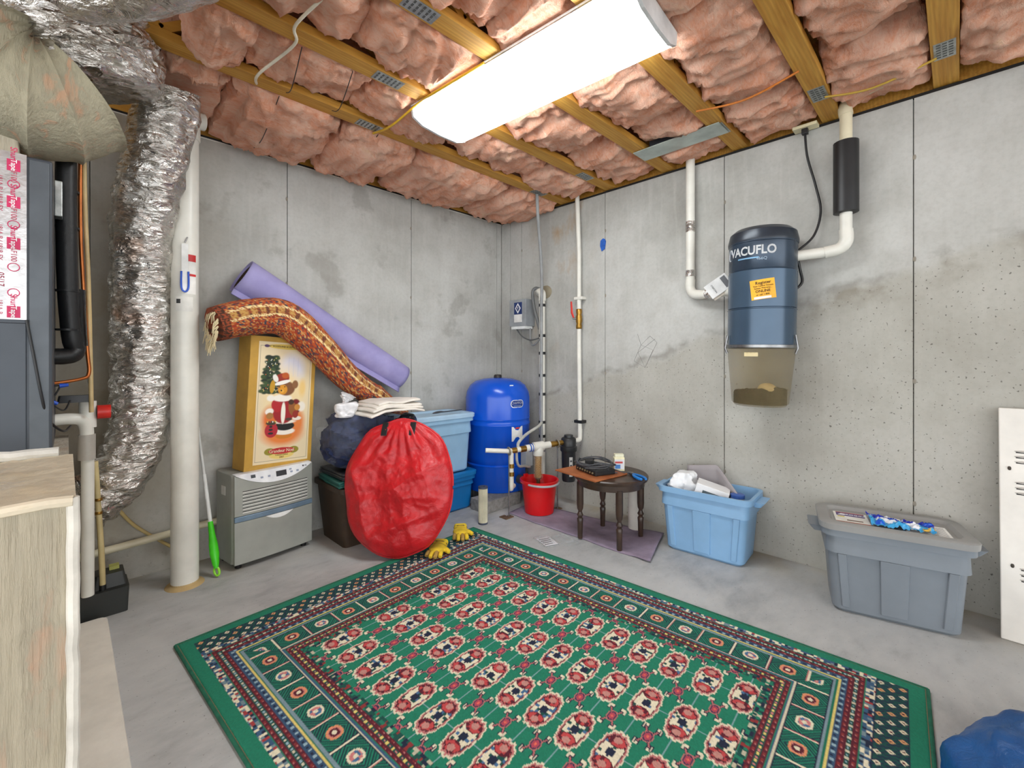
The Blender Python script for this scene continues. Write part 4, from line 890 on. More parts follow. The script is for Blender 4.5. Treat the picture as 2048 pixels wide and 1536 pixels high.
# ------------------------------------------------------------------ well plumbing
ww = thing('water_riser', 'white vertical water pipes strapped with black tape up right wall by corner', 'pipe', (-.05, -.56, 0))
G().tube(spline([(-.02, -.50, 1.735), (-.05, -.53, 1.745), (-.055, -.563, 1.72), (-.055, -.563, 1.66)], 6), .032, 20).obj('elbow', WHITEPVC, ww)
G().cyl((-.055, -.563, .02), (-.055, -.563, 1.70), .026, seg=20).obj('pipe', WHITEPVC, ww)
for z_ in (1.62, 1.36, 1.21, 1.02, .86, .62, .50): G().lathe([(.029, -.012), (.029, .012)], (-.055, -.563, z_), 20).obj('tape_band', BLACKP, ww)
G().ell((.0, -.55, 1.74), .012, .075, .06, 16, 8).obj('wall_patch', mat((150, 140, 118), .9, bs=.6), ww)
cable('grey_conduit', [(-.32, -.74, 2.47), (-.24, -.68, 2.30), (-.14, -.62, 2.05), (-.095, -.595, 1.80), (-.09, -.585, 1.60), (-.09, -.585, 1.2), (-.088, -.582, .62), (-.10, -.60, .45), (-.14, -.66, .40)], .013, mat((150, 152, 152), .5), 'grey flexible conduit bending down from ceiling beside taped white pipe', 'conduit')
cbx = thing('control_box', 'grey metal pump control box with blue diamond label on right wall', 'control box', (-.06, -.33, 1.44))
G().box((-.12, -.43, 1.45), (0, -.23, 1.685)).obj('enclosure', mat((158, 162, 166), .45, .2), cbx, smooth=False, bevel=.003)
lb_ = G().box((-.1215, -.385, 1.555), (-.1195, -.29, 1.66)).obj('label', mat((24, 48, 104), .4), cbx, smooth=False)
G().box((-.1215, -.385, 1.485), (-.1195, -.29, 1.553)).obj('label_text', mat((232, 230, 226), .5), cbx, smooth=False)
Mb = frame((-.1222, -.3375, 1.6075), (0, -1, 0), (0, 0, 1))
G().prism([(0, .046), (.034, 0), (0, -.046), (-.034, 0)], .0008, Mb).obj('diamond', mat((240, 240, 240), .5), lb_, smooth=False); G().prism([(0, .030), (.022, 0), (0, -.030), (-.022, 0)], .0014, Mb).obj('diamond_core', mat((24, 48, 104), .4), lb_, smooth=False)
text('F', .03, frame((-.124, -.3375, 1.6075), (0, -1, 0), (0, 0, 1)), mat((240, 240, 240), .5), lb_)
G().box((-.115, -.42, 1.425), (-.02, -.25, 1.45)).obj('bottom_tray', mat((226, 228, 226), .4), cbx, smooth=False)
cable('box_cable', [(-.08, -.28, 1.43), (-.09, -.36, 1.36), (-.09, -.46, 1.325), (-.07, -.54, 1.34)], .006, mat((90, 92, 92), .5), 'thin grey cable looping under control box to taped pipe')
cable('box_cable', [(-.05, -.42, 1.43), (-.06, -.43, 1.33), (-.08, -.48, 1.28), (-.08, -.56, 1.33)], .009, mat((140, 142, 142), .5), 'thick grey cable dropping from control box')
cable('box_cable', [(-.06, -.54, 1.42), (-.075, -.49, 1.60), (-.08, -.475, 1.73), (-.075, -.50, 1.77), (-.06, -.54, 1.76)], .014, mat((104, 106, 106), .5), 'dark grey hose hooked over elbow beside control box', 'hose')
r2 = thing('water_pipe', 'slim white water pipe with brass valve and red lever on right wall', 'pipe', (-.04, -.941, .5))
G().tube([(-.045, -.925, 2.5), (-.04, -.941, 2.0), (-.04, -.941, 1.25), (-.04, -.95, .56)], .018, 16).obj('pipe', WHITEPVC, r2)
v_ = G().lathe([(.02, 1.40), (.024, 1.405), (.024, 1.43), (.02, 1.44), (.026, 1.46), (.026, 1.50), (.02, 1.515), (.024, 1.53), (.024, 1.555), (.02, 1.56)], (-.04, -.941, 0), 18).obj('valve', BRASS, r2)
G().tube([(-.07, -.91, 1.49), (-.08, -.90, 1.53), (-.082, -.895, 1.62)], [.008, .010, .008], 10, flat=.5).obj('lever', mat((214, 44, 30), .4), v_); G().cyl((-.04, -.941, 1.48), (-.078, -.905, 1.485), .007, seg=10).obj('stem', STEEL, v_)
for z_, m_ in ((1.645, WHITEPVC), (.66, BLACKP)): G().box((-.062, -.985, z_-.012), (0, -.905, z_+.012)).obj('pipe_clip', m_, r2, smooth=False, bevel=.004)
G().tube(spline([(-.04, -.95, .60), (-.042, -.95, .53), (-.06, -.948, .515), (-.13, -.93, .512)], 6), .019, 16).obj('elbow', WHITEPVC, r2)
# filter train
A = Vector((-.65, -.76, .485)); B = Vector((-.16, -.922, .512)); tq = (B-A).normalized()
ft = thing('filter_train', 'white and brass water pipe run with spin down filter above red bucket', 'plumbing', (-.42, -.84, .2))
def seg_(s0, s1, r, m, nm): 
    L_ = (B-A).length; return G().cyl(A+tq*L_*s0, A+tq*L_*s1, r, seg=18).obj(nm, m, ft)
seg_(0, .10, .018, WHITEPVC, 'pipe'); seg_(.04, .12, .021, BRASS, 'nipple'); seg_(.12, .18, .019, WHITEPVC, 'pipe'); seg_(.18, .27, .023, BRASS, 'coupling'); seg_(.27, .40, .026, WHITEPVC, 'adapter'); seg_(.33, .345, .030, mat((40, 90, 180), .4), 'blue_ring'); seg_(.37, .38, .030, mat((40, 90, 180), .4), 'blue_ring')
seg_(.40, .56, .036, WHITEPVC, 'tee'); seg_(.56, .68, .026, WHITEPVC, 'adapter'); seg_(.66, .76, .022, BRASS, 'coupling'); seg_(.76, .90, .019, BRASS, 'nipple')
c_ = A+tq*((B-A).length*.48); cx, cy = c_.x, c_.y
G().lathe([(.037, .43), (.040, .435), (.040, .475), (.03, .52)], (cx, cy, 0), 24).obj('filter_head', WHITEPVC, ft)
G().lathe([(.02, .245), (.032, .262), (.036, .27), (.036, .43)], (cx, cy, 0), 24).obj('sight_bowl', m_clear((220, 200, 170), .22), ft)
scr = NT('screen'); cs = scr.ramp(scr.wave(45, 0, axis='Z'), [(.3, (110, 76, 34)), (.6, (190, 146, 76))]); G().lathe([(.022, .265), (.025, .27), (.025, .43)], (cx, cy, 0), 20).obj('screen', scr.done(cs, .5), ft)
G().lathe([(.012, .20), (.014, .21), (.014, .25), (.022, .255)], (cx, cy, 0), 14).obj('drain_valve', mat((80, 66, 40), .5), ft)
G().tube([A+Vector((-.14, .10, .012)), A+Vector((-.07, .05, .006)), A], .017, 14).obj('branch_pipe', WHITEPVC, ft)
G().tube(spline([A+Vector((.02, -.006, 0)), A+Vector((.02, -.004, -.05)), A+Vector((.025, 0, -.26)), A+Vector((.05, .03, -.285)), A+Vector((.11, .06, -.285))], 6), .018, 14).obj('drop_pipe', WHITEPVC, ft)
for z_ in (.36, .30): G().lathe([(.021, z_), (.021, z_+.03)], (A.x+.022, A.y-.004, 0), 14).obj('brass_union', BRASS, ft)
for q_, (px_, py_) in enumerate(((A.x, A.y), (-.256, -.896))):
    st = thing('pipe_stand', 'thin steel pipe stand with flat foot holding up water filters', 'stand', (px_, py_, 0), group='steel pipe stands')
    G().cyl((px_, py_, .006), (px_, py_, .47 if q_ == 0 else .485), .0055, seg=10).obj('rod', STEEL, st); G().box((px_-.05, py_-.022, 0), (px_+.03, py_+.022, .007)).obj('foot', mat((120, 96, 70), .6, .3), st, smooth=False)
    G().box((px_-.05, py_+.03, 0), (px_+.0, py_+.05, .007)).obj('foot_bar', mat((120, 96, 70), .6, .3), st, smooth=False)
    zz = A.z if q_ == 0 else B.z-.006; M = frame((px_, py_, zz), tq, (0, 0, 1))
    G().tube([M @ Vector((0, math.cos(k*PI/8)*.027, math.sin(k*PI/8)*.027)) for k in range(17)], .006, 8).obj('clamp', mat((150, 140, 120), .5, .6), st)
cable('hose', [(-.09, -.585, .62), (-.17, -.62, .60), (-.36, -.66, .56), (-.53, -.74, .525), (-.57, -.785, .49)], .012, mat((196, 196, 186), .4), 'pale grey hose sweeping from taped riser to filter pipe', 'hose')
cable('hose', [(-.585, -.775, .465), (-.575, -.77, .40), (-.52, -.74, .35), (-.44, -.72, .335), (-.36, -.70, .31)], .010, mat((186, 184, 178), .4), 'short grey hose below filter pipe leading to junction box', 'hose')
fh = thing('filter_housing', 'black whole house water filter canister beside white riser pipe', 'filter', (-.16, -.92, .2))
G().lathe([(.02, .20), (.048, .205), (.052, .22), (.055, .43), (.058, .44)], (-.155, -.925, 0), 28).obj('sump', mat((40, 42, 46), .35), fh)
G().lathe([(.064, .44), (.066, .445), (.066, .475), (.058, .48), (.058, .535), (.05, .545), (.036, .548), (.034, .565)], (-.155, -.925, 0), 28).obj('cap', mat((34, 36, 38), .4), fh)
AF = math.atan2(CAM[1]+.925, CAM[0]+.155)+.35
g = G(); g.grid(lambda a, b: (-.155+math.cos(AF+(a-.5)*.5)*.0555, -.925+math.sin(AF+(a-.5)*.5)*.0555, .25+.15*b), 8, 2); g.obj('label', mat((214, 214, 210), .5), fh)
for k in range(4):
    g = G(); g.grid(lambda a, b: (-.155+math.cos(AF+(a-.5)*.32)*.0562, -.925+math.sin(AF+(a-.5)*.32)*.0562, .262+.034*k+.012*b), 6, 2); g.obj('label_print', mat((90, 92, 96), .5), fh)
jb = thing('junction_box', 'small grey junction box on post between bucket and right wall', 'switch', (-.33, -.62, 0))
G().box((-.36, -.66, .30), (-.28, -.60, .42)).obj('box', mat((170, 174, 176), .45), jb, smooth=False, bevel=.004); G().cyl((-.32, -.63, 0), (-.32, -.63, .30), .012, seg=12).obj('post', mat((60, 58, 54), .5), jb); G().cyl((-.38, -.66, .2), (-.38, -.60, .2), .035, seg=16).obj('pump_body', mat((60, 60, 58), .5), jb)
# bucket
bc = thing('bucket', 'red plastic bucket catching drips under water filter', 'bucket', (cx+.0, cy-.01, .007))
RB = mat((214, 20, 24), .3, var=.05)
G().lathe([(.10, 0), (.108, .004), (.132, .225), (.145, .228), (.147, .248), (.137, .25), (.128, .235), (.104, .012)], (0, 0, 0), 40).obj('shell', RB, bc, local=True, angle=35)
G().tube([Vector((.146*math.cos(a), .146*math.sin(a), .236-.012*math.sin(-a))) for a in [PI*1.05+k*PI*.9/20 for k in range(21)]], .008, 8).obj('bail', mat((170, 172, 176), .4), bc, local=True)
G().box((-.02, .13, .18), (.02, .15, .262)).obj('lug', RB, bc, local=True, smooth=False, bevel=.003)
# carpet scrap
cs_ = thing('carpet_scrap', 'lavender carpet offcut lying under table and red bucket', 'carpet', (-.4, -1.2, 0))
cA, cB, cC, cD = Vector((-.60, -.70, 0)), Vector((-.30, -.66, 0)), Vector((-.17, -1.72, 0)), Vector((-.60, -1.85, 0))
G().grid(lambda a, b: (lambda p: Vector((p.x+.012*fb((b*6, 0, a), 1), p.y, .0045+(.022*max(0, b-.86)/.14*(1-abs(a-.55)) if b > .86 else 0)+.001*fb(p, 12))))((cA*(1-a)+cB*a)*(1-b)+(cD*(1-a)+cC*a)*b), 16, 60).obj('pad', mat((146, 132, 150), .95, var=.14, vs=9, bs=.4, bscale=200), cs_, solid=.007)
# filter cartridge on the floor
fc = thing('filter_cartridge', 'pleated cream filter cartridge standing on floor near rug corner', 'filter', tuple(zp(966, 1047)))
plt = NT('pleats'); pw = plt.n.new('ShaderNodeTexCoord')
g = G(); g.loops([[Vector(((.030+.0025*(k % 2))*math.cos(k*2*PI/60), (.030+.0025*(k % 2))*math.sin(k*2*PI/60), z)) for k in range(60)] for z in (.012, .25)]); g.obj('pleats', mat((206, 200, 176), .85), fc, local=True, smooth=False)
for z_ in (0, .25): G().lathe([(.034, z_), (.034, z_+.012), (.014, z_+.0125), (.013, z_+.005)], (0, 0, 0), 28).obj('end_cap', mat((70, 76, 92), .5), fc, local=True)

# ------------------------------------------------------------------ side table
tb = thing('side_table', 'small round dark brown table with turned legs', 'table', (-.455, -1.497, 0), rz=.05)
DK = mat((62, 46, 36), .35, var=.25, vs=14)
G().lathe([(.215, .395), (.232, .398), (.236, .408), (.236, .418), (.23, .424), (.05, .4245)], (0, 0, 0), 48).obj('top', DK, tb, local=True)
G().lathe([(.205, .355), (.212, .358), (.212, .396)], (0, 0, 0), 40).obj('apron', DK, tb, local=True)
lg = [(.014, 0), (.016, .004), (.018, .10), (.020, .125), (.013, .135), (.021, .15), (.014, .165), (.012, .175), (.019, .19), (.022, .22), (.022, .36)]
for x_, y_ in ((-.14, -.14), (.14, -.14), (.14, .14), (-.14, .14)): G().lathe(lg, (x_, y_, .008), 18).obj('leg', DK, tb, local=True)
bd = thing('wood_board', 'reddish brown square board lying across round table', 'board', (-.50, -1.43, .4255), rz=math.radians(-8))
wm2 = m_wood((178, 106, 58), (142, 74, 36), (5, 1.2, 5)); G().box((-.20, -.16, 0), (.10, .19, .009)).obj('board', wm2, bd, local=True, smooth=False, bevel=.002)
rt_ = thing('network_recorder', 'black electronic box tangled in grey cables on wooden board', 'electronics', (-.53, -1.43, .4355), rz=math.radians(-20))
G().box((-.075, -.11, .0), (.075, .11, .032)).obj('case', BLACKP, rt_, local=True, smooth=False, bevel=.004)
for k in range(7): G().cyl((-.078, -.085+k*.027, .016), (-.084, -.085+k*.027, .016), .006, seg=10).obj('connector', mat((190, 186, 150), .35, .8), rt_, local=True)
g = G(); 
for k in range(9): g.box((-.06, -.09+k*.02, .0322), (.06, -.082+k*.02, .034))
g.obj('vent_ribs', mat((40, 41, 44), .5), rt_, local=True, smooth=False)
ps = thing('power_adapter', 'black power adapter block sitting on black recorder', 'adapter', (-.49, -1.36, .470), rz=.5); G().box((-.05, -.025, 0), (.05, .025, .03)).obj('case', BLACKP, ps, local=True, smooth=False, bevel=.004)
rs3 = random.Random(11)
for k in range(4):
    c0 = Vector((-.53, -1.43, .47)); pts = []
    for i in range(9):
        a = i*.9+k*1.6; pts.append(c0+Vector((math.cos(a)*(.07+.05*rs3.random()), math.sin(a)*(.10+.05*rs3.random()), rs3.uniform(.006, .04))))
    pts.append(Vector((-.45-.04*k, -1.60+.03*k, .442)))
    cable('tangled_cable', pts, .0036, mat((70, 72, 76), .45), 'thin grey cable tangled over black recorder on table', 'cable', 'tangled cables on the table', n=6)
bt = thing('small_bottle', 'cream rectangular bottle with blue and red label at table back', 'bottle', (-.36, -1.50, .4255), rz=math.radians(-45))
G().loops([rrect(.034, .022, .006, 0, 3), rrect(.035, .023, .006, .085, 3), rrect(.028, .018, .006, .092, 3)]).obj('body', mat((234, 228, 190), .4), bt, local=True); G().loops([rrect(.030, .020, .005, .092, 3), rrect(.030, .020, .005, .108, 3)]).obj('cap', mat((240, 236, 206), .4), bt, local=True)
lbl = G().box((-.033, -.0238, .012), (.03, -.0225, .075)).obj('label', mat((226, 228, 232), .5), bt, local=True, smooth=False); G().box((-.03, -.0245, .016), (.005, -.0235, .042)).obj('label_blue', mat((70, 130, 200), .5), lbl, local=True, smooth=False); G().box((-.03, -.0245, .05), (.02, -.0235, .062)).obj('label_red', mat((200, 70, 70), .5), lbl, local=True, smooth=False)
pr = thing('pliers', 'pliers with blue grips lying on round table edge', 'pliers', (-.42, -1.64, .4255), rz=math.radians(60))
for s_ in (-1, 1):
    G().tube(spline([(.0, 0, .010), (-.04, s_*.018, .010), (-.09, s_*.022, .010), (-.125, s_*.014, .010)], 6), [.006, .007, .008, .008, .008, .008, .008, .009, .009, .009, .009, .009, .009, .009, .009, .009, .008, .008, .006], 10).obj('grip', mat((30, 120, 200), .4), pr, local=True)
    G().tube([(0, s_*.002, .010), (.025, s_*.009, .010), (.055, s_*.004, .010)], [.008, .008, .003], 8).obj('jaw', STEEL, pr, local=True)
tbx = thing('cardboard_tube', 'white cardboard tube standing behind table legs', 'tube', (-.19, -1.53, 0)); G().lathe([(.052, 0), (.052, .30), (.046, .30), (.046, .01)], (0, 0, 0), 28).obj('tube', mat((222, 216, 206), .8, var=.06), tbx, local=True)
# clear packages on floor
for k, (p, rz_, lab) in enumerate(((zp(1092, 1083), -.35, 'clear blister package with printed card on floor by carpet scrap'), (zp(1130, 1080), -.25, 'empty clear blister shell on floor beside table leg'))):
    t = thing('blister_pack', lab, 'package', tuple(p+Vector((0, 0, .001))), rz=rz_)
    G().loops([rrect(.055, .085, .012, 0, 3), rrect(.052, .082, .012, .004, 3), rrect(.036, .06, .012, .005, 3), rrect(.032, .055, .012, .016, 3)]).obj('shell', m_clear((226, 230, 230), .28), t, local=True)
    if k == 0:
        cd_ = G().box((-.045, -.075, .0045), (.045, .05, .0065)).obj('card', mat((216, 216, 220), .4), t, local=True, smooth=False)
        for j in range(4): G().box((-.04, -.06+j*.026, .0066), (.02+.005*j, -.052+j*.026, .0072)).obj('print_bar', mat((60, 60, 66), .5), cd_, local=True, smooth=False)

# work gloves
YG = mat((226, 190, 44), .85, var=.12, vs=14, bs=.4, bscale=120); TAN = mat((172, 138, 66), .9, var=.2, vs=20, bs=.4, bscale=120)
def glove(loc, rz, sgn, lab, curl):
    t = thing('work_glove', lab, 'glove', loc, rz=rz, group='yellow leather gloves')
    g = G(); g.ell((0, .0, .026), .050, .055, .024); g.ell((0, -.03, .026), .047, .04, .023); g.ell((0, .045, .026), .042, .03, .022)
    g.tube([(sgn*-.03, .01, .024), (sgn*-.058, -.012, .022), (sgn*-.078, -.030, .018)], [.018, .016, .012], 12); g.obj('palm', YG, t, local=True, remesh=.004)
    for k, (x_, l_) in enumerate(((-.036, .055), (-.012, .068), (.013, .064), (.036, .050))):
        x_ *= sgn; cz = .024
        g = G(); g.tube(spline([(x_*.95, -.045, cz), (x_*1.05, -.045-l_*.5, cz+.004), (x_*1.1, -.045-l_*.85, cz-curl*.4), (x_*1.1, -.045-l_, cz-curl)], 5), [.0125]*12+[.0125, .012, .010, .007], 12); g.obj('finger', TAN if k % 2 else YG, t, local=True, sub=1)
    g = G(); g.loops([rrect(.043, .020, .018, z, 4) for z in (0, .03, .05)]); g.v = [Vector((p.x, .045+p.z, .024+p.y)) for p in g.v]; g.obj('cuff', mat((240, 206, 50), .8, var=.1), t, local=True)
    G().tube([(-.044, .052, .030), (-.02, .055, .0445), (.02, .055, .0445), (.044, .052, .030)], .004, 8).obj('strap', mat((96, 80, 30), .7), t, local=True)
glove(tuple(zp(875, 1105, .0135)), math.radians(-50), -1, 'yellow leather work glove lying fingers down on green rug border', .006)
glove(tuple(zp(921, 1071, .0135)), math.radians(-38), -1, 'yellow leather work glove half curled at far corner of rug', .012)

# ------------------------------------------------------------------ central vacuum on right wall
vc = thing('central_vacuum', 'slate blue central vacuum unit with cloudy dirt canister on right wall', 'vacuum', (-.20, -2.30, .90), rot=(math.radians(1.0), 0, 0))
VB = mat((66, 86, 106), .25, .3, var=.06, vs=3); r = .168; VX, VY = -.20, -2.30
def vl(prof, nm, m, par=None, seg=56): return G().lathe(prof, (0, 0, 0), seg).obj(nm, m, par or vc, local=True, angle=35)
vl([(r, .335), (r, .528), (r+.004, .53)], 'lower_barrel', VB); vl([(r-.004, .528), (r-.004, .535), (r+.001, .538), (r+.001, .735), (r-.004, .738)], 'middle_barrel', VB)
vl([(r-.006, .736), (r, .745), (r, .885), (r+.004, .887), (r+.004, .895)], 'motor_barrel', mat((50, 64, 80), .25, .3)); vl([(r+.005, .893), (r+.006, .905), (r-.004, .95), (r-.03, .972), (.08, .982), (.02, .984)], 'top_cap', mat((44, 52, 62), .3, .2))
vl([(r+.004, .318), (r+.007, .322), (r+.007, .336), (r, .338)], 'clamp_ring', STEEL)
def m_cloudy():
    t = NT('cloudy_plastic'); return t.done(t.ramp(t.noise(4, 4), [(.3, (128, 112, 76)), (.7, (160, 144, 102))]), .3, 0.0, Alpha=.36)
vl([(.02, .0), (.125, .002), (.140, .02), (r, .318)], 'dirt_canister', m_cloudy())
G().grid(lambda u, v: (lambda a, rr: Vector((math.cos(a)*rr*.131, math.sin(a)*rr*.131, .012 if v < .02 else (.030+.055*min(1, (v-.02)*9)*1.0+.018*fb((math.cos(a)*rr, math.sin(a)*rr, 0), 3)+.02*math.cos(a+2.4)*rr))))(u*2*PI, 1.0 if v < .14 else max(.001, 1-(v-.14)/.86)), 36, 24, closeu=True).obj('dust', mat((52, 44, 34), .95, var=.4, vs=30, bs=.8), vc, local=True); G().ell((-.07, -.055, .10), .045, .045, .032, 18, 10).obj('lint', mat((206, 176, 120), .95, bs=.6), vc, local=True)
AV = math.atan2(CAM[1]-VY, CAM[0]-VX)
def vw(a0, z0, rr=r+.0015, sl=0.0): return lambda p: Vector((math.cos(a0+p.x/rr)*(rr+p.z), math.sin(a0+p.x/rr)*(rr+p.z), z0+p.y+sl*p.x))
def vpatch(nm, a0, z0, hw, hh, m, off, par=None, tilt=0.0):
    g = G(); w = vw(a0, z0); g.grid(lambda a, b: w(Vector(((a-.5)*2*hw*math.cos(tilt)-(b-.5)*2*hh*math.sin(tilt), (b-.5)*2*hh*math.cos(tilt)+(a-.5)*2*hw*math.sin(tilt), off))), 16, 4); return g.obj(nm, m, par or vc, local=True)
WT = mat((236, 238, 240), .4)
def vtext(s_, size, a0, z0, m, par, sx=1.0, tilt=0.0, off=.001, bold=.012):
    w = vw(a0, z0); o = text(s_, size, None, m, None, warp=lambda p: w(Vector((p.x*sx*math.cos(tilt)-p.y*math.sin(tilt), p.y*math.cos(tilt)+p.x*sx*math.sin(tilt), off))), bold=bold); o.parent = par; return o
vtext('VACUFLO', .064, AV-.34, .835, WT, vc, .86, bold=.03); vtext('466Q', .022, AV-.02, .79, mat((170, 190, 206), .4), vc); vpatch('underline', AV-.42, .797, .055, .0035, mat((120, 170, 206), .4), .001, vc)
wv_ = vw(AV-1.13, .832); G().tube([wv_(Vector((.014*math.cos(k*PI/10), .030*math.sin(k*PI/10)+.006*math.cos(k*PI/10), .001))) for k in range(17)], .0022, 6).obj('swirl_mark', mat((200, 206, 212), .4), vc, local=True)
stk = vpatch('warranty_sticker', AV+.03, .628, .058, .052, mat((248, 176, 22), .4), .001, tilt=.12); BK = mat((30, 24, 18), .5)
for s_, z_, sz in (('Register', .662, .022), ('Your Central Vacuum', .646, .0105), ('System Warranty...', .634, .0105), ('ONLINE', .618, .019), ('or call 1-800', .600, .012)): vtext(s_, sz, AV+.03, z_, BK, stk, tilt=.12, off=.0022)
vpatch('sticker_bar', AV+.03, .584, .04, .006, mat((238, 236, 226), .5), .0018, stk, .12)
vpatch('canister_label', AV-.28, .285, .035, .011, mat((222, 206, 160), .5), -.004)
for s_ in (-1.2, 1.15):
    a = AV+s_; p = Vector((math.cos(a)*(r+.008), math.sin(a)*(r+.008), .34)); G().tube([p+Vector((0, 0, -.05)), p+Vector((math.cos(a)*.012, math.sin(a)*.012, -.02)), p+Vector((0, 0, .05))], .006, 8).obj('latch', STEEL, vc, local=True)
def pipe_run(nm, lab, parts, base):
    t = thing(nm, lab, 'pipe', base)
    for (n_, pts, r_, m_) in parts: G().tube(pts, r_, 20).obj(n_, m_, t)
    return t
pv = Vector((-.05, -1.845, 0))
pipe_run('vacuum_pipe', 'white intake pipe dropping from ceiling and turning into vacuum', [
    ('drop', [pv+Vector((0, 0, 2.5)), pv+Vector((0, 0, 1.66))], .0275, WHITEPVC), ('elbow', spline([pv+Vector((0, 0, 1.68)), pv+Vector((0, 0, 1.62)), pv+Vector((-.012, -.03, 1.582)), pv+Vector((-.03, -.09, 1.57))], 8), .030, WHITEPVC),
    ('run', [pv+Vector((-.03, -.08, 1.57)), pv+Vector((-.09, -.33, 1.565))], .0275, WHITEPVC), ('foil_tape', [pv+Vector((0, 0, 1.99)), pv+Vector((0, 0, 2.06))], .0295, FOIL), ('foil_tape', [pv+Vector((0, 0, 1.70)), pv+Vector((0, 0, 1.74))], .030, FOIL), ('foil_tape', [pv+Vector((-.04, -.12, 1.57)), pv+Vector((-.052, -.17, 1.569))], .030, FOIL)], (-.05, -1.845, 1.57))
mt = thing('manual_tag', 'white folded manual tag hanging between intake pipe and vacuum', 'paper', (-.13, -2.05, 1.56))
Mm = frame(tuple(xp(1437, 572, -.17)), (.30, -.72, .55), (-.3, .45, .7)); G().box((-.07, -.045, 0), (.07, .045, .004), Mm).obj('page', mat((232, 232, 230), .5), mt, smooth=False); G().box((-.065, -.06, -.008), (.06, .03, -.004), Mm).obj('page_back', mat((206, 196, 180), .5), mt, smooth=False)
G().box((.03, -.035, .004), (.06, .035, .0046), Mm).obj('print', mat((110, 112, 116), .5), mt, smooth=False); text('VACUFLO', .013, Mm @ Matrix.Translation((-.03, 0, .0048)) @ Matrix.Rotation(PI/2, 4, 'Z'), BK, mt)
me_ = Vector((-.09, -2.675, 0))
pipe_run('exhaust_pipe', 'white exhaust pipe with black muffler rising from vacuum to ceiling', [
    ('run', [Vector((-.16, -2.46, 1.715)), Vector((-.10, -2.60, 1.725))], .0275, WHITEPVC), ('elbow', spline([Vector((-.105, -2.585, 1.723)), Vector((-.093, -2.645, 1.735)), Vector((-.09, -2.675, 1.77)), Vector((-.09, -2.675, 1.83))], 8), .031, WHITEPVC),
    ('riser', [me_+Vector((0, 0, 1.82)), me_+Vector((0, 0, 1.95))], .0275, WHITEPVC), ('muffler', [me_+Vector((0, 0, p)) for p in (1.915, 1.917, 2.28, 2.282)], [.050, .055, .055, .050], BLACKP), ('upper_pipe', [me_+Vector((0, 0, 2.27)), me_+Vector((0, 0, 2.43))], .0275, CREAMPVC),
    ('upper_elbow', spline([me_+Vector((0, 0, 2.42)), me_+Vector((0, 0, 2.47)), me_+Vector((-.01, -.05, 2.51)), me_+Vector((-.02, -.16, 2.52))], 8), .031, CREAMPVC)], (-.09, -2.675, 1.72))
ou = thing('ceiling_outlet', 'cream outlet with black plug beside truss end above right wall', 'outlet', (-.04, -2.48, 2.44)); G().box((-.075, -2.545, 2.435), (-.01, -2.43, 2.452)).obj('plate', mat((226, 218, 180), .4), ou, smooth=False, bevel=.002); G().box((-.06, -2.50, 2.405), (-.03, -2.47, 2.436)).obj('plug', BLACKP, ou, smooth=False, bevel=.003)
Wv = vc
G().tube(spline([(-.045, -2.485, 2.41), (-.04, -2.495, 2.28), (-.03, -2.53, 2.12), (-.03, -2.555, 1.97), (-.05, -2.53, 1.84), (-.09, -2.47, 1.765), (-.12, -2.445, 1.75)], 8), .006, 10).obj('power_cord', BLACKP, vc)
G().tube(spline([(-.13, -2.46, 1.75), (-.11, -2.475, 1.65), (-.11, -2.485, 1.58), (-.13, -2.46, 1.54)], 8), .007, 10).obj('power_cord', BLACKP, vc)
bt_ = thing('tape_scrap', 'scrap of blue tape stuck on right wall beside slim white pipe', 'tape', (-.006, -1.15, 2.0)); Mtp = frame(tuple(xp(1206, 490, -.004)), (0, -1, .2), (0, .2, 1)); G().prism([(-.02, -.045), (.012, -.036), (.032, .02), (.026, .038), (.012, .05), (-.014, .04), (-.026, .0)], .003, Mtp).obj('tape', mat((36, 96, 190), .6, var=.15, vs=40), bt_, smooth=False)
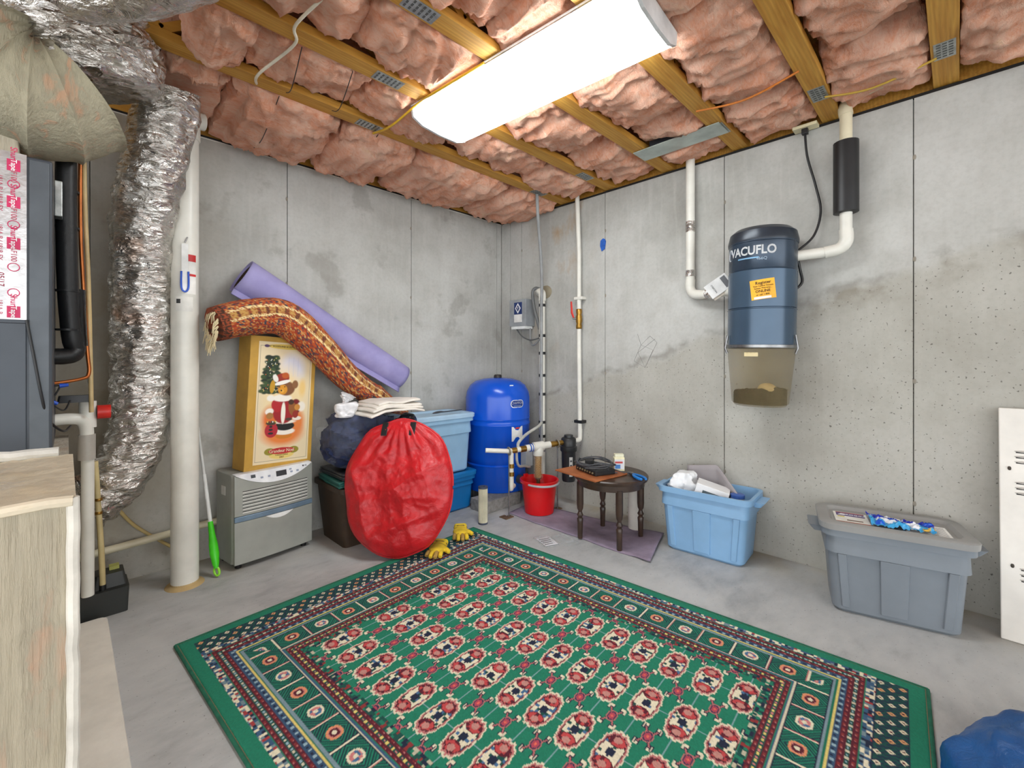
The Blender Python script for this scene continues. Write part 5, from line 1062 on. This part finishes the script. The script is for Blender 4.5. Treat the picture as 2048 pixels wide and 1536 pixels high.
# pencil scribble on the wall
sc_ = thing('pencil_scribble', 'faint pencil scribble on right concrete wall above pour line', 'drawing', tuple(xp(1290, 700, -.001)))
G().tube([xp(px_, py_, -.0008) for px_, py_ in ((1275, 668), (1282, 690), (1268, 722), (1290, 735), (1314, 685), (1300, 672), (1282, 690), (1306, 700), (1290, 735), (1276, 705), (1310, 678))], .0012, 5).obj('line', mat((130, 128, 124), .9), sc_)

# white louvred panel leaning on the right wall
wp = thing('louvred_panel', 'white painted metal panel with louvre slots leaning on right wall', 'panel', (-.188, -3.21, 0))
b0, t0 = Vector((-.188, -3.21, .0)), Vector((-.035, -3.20, .945)); upd = (t0-b0); PH = upd.length; Mp = frame(tuple(b0), (0, -1, 0), tuple(upd)); WP = mat((232, 228, 220), .4, var=.04)
G().box((0, 0, 0), (.56, PH, .012), Mp).obj('sheet', WP, wp, smooth=False, bevel=.004)
for gx_, gy_ in ((.045, .60), (.045, .73), (.055, .25), (.33, .60), (.33, .73), (.33, .25)):
    for k in range(3): G().tube([Mp @ Vector((gx_+a, gy_+k*.022, .013)) for a in (0, .02, .13, .15)], [.002, .006, .006, .002], 8, flat=.7).obj('louvre', mat((186, 182, 176), .5), wp); G().box((gx_+.004, gy_+k*.022-.007, .0122), (gx_+.146, gy_+k*.022-.002, .0128), Mp).obj('slot', mat((40, 38, 36), .7), wp, smooth=False)
for kx, ky in ((.035, .30), (.03, .70)): G().ell(Mp @ Vector((kx, ky, .013)), .006, .006, .009, 10, 6).obj('keyhole', mat((60, 54, 46), .6), wp)
for s_, yy in (('Set', .895), ('A pla', .835), ('Dam', .805)): text(s_, .028, Mp @ Matrix.Translation((.085, yy, .0125)), mat((70, 70, 76), .6), wp, align='LEFT')
# blue bundle
bd_ = thing('blue_bundle', 'rounded blue fabric bundle on floor near rug edge', 'bag', (-1.17, -3.31, 0))
def bundle(u, v):
    a = u*2*PI; th_ = v*PI/2; R = .27*math.cos(th_)**.6 if v < 1 else .0; z = .16*math.sin(th_)
    p = Vector((-1.14+R*math.cos(a), -3.35+R*math.sin(a)*1.1, z)); w = .018*fb(p, 6)+.012*(1-min(1, abs(noise.noise(p*6))*4)); return p+Vector((math.cos(a)*w, math.sin(a)*w, w*.6 if v > .05 else 0))
G().grid(bundle, 64, 28, closeu=True).obj('fabric', m_tarp((28, 92, 160), (16, 70, 132)), bd_, angle=180)
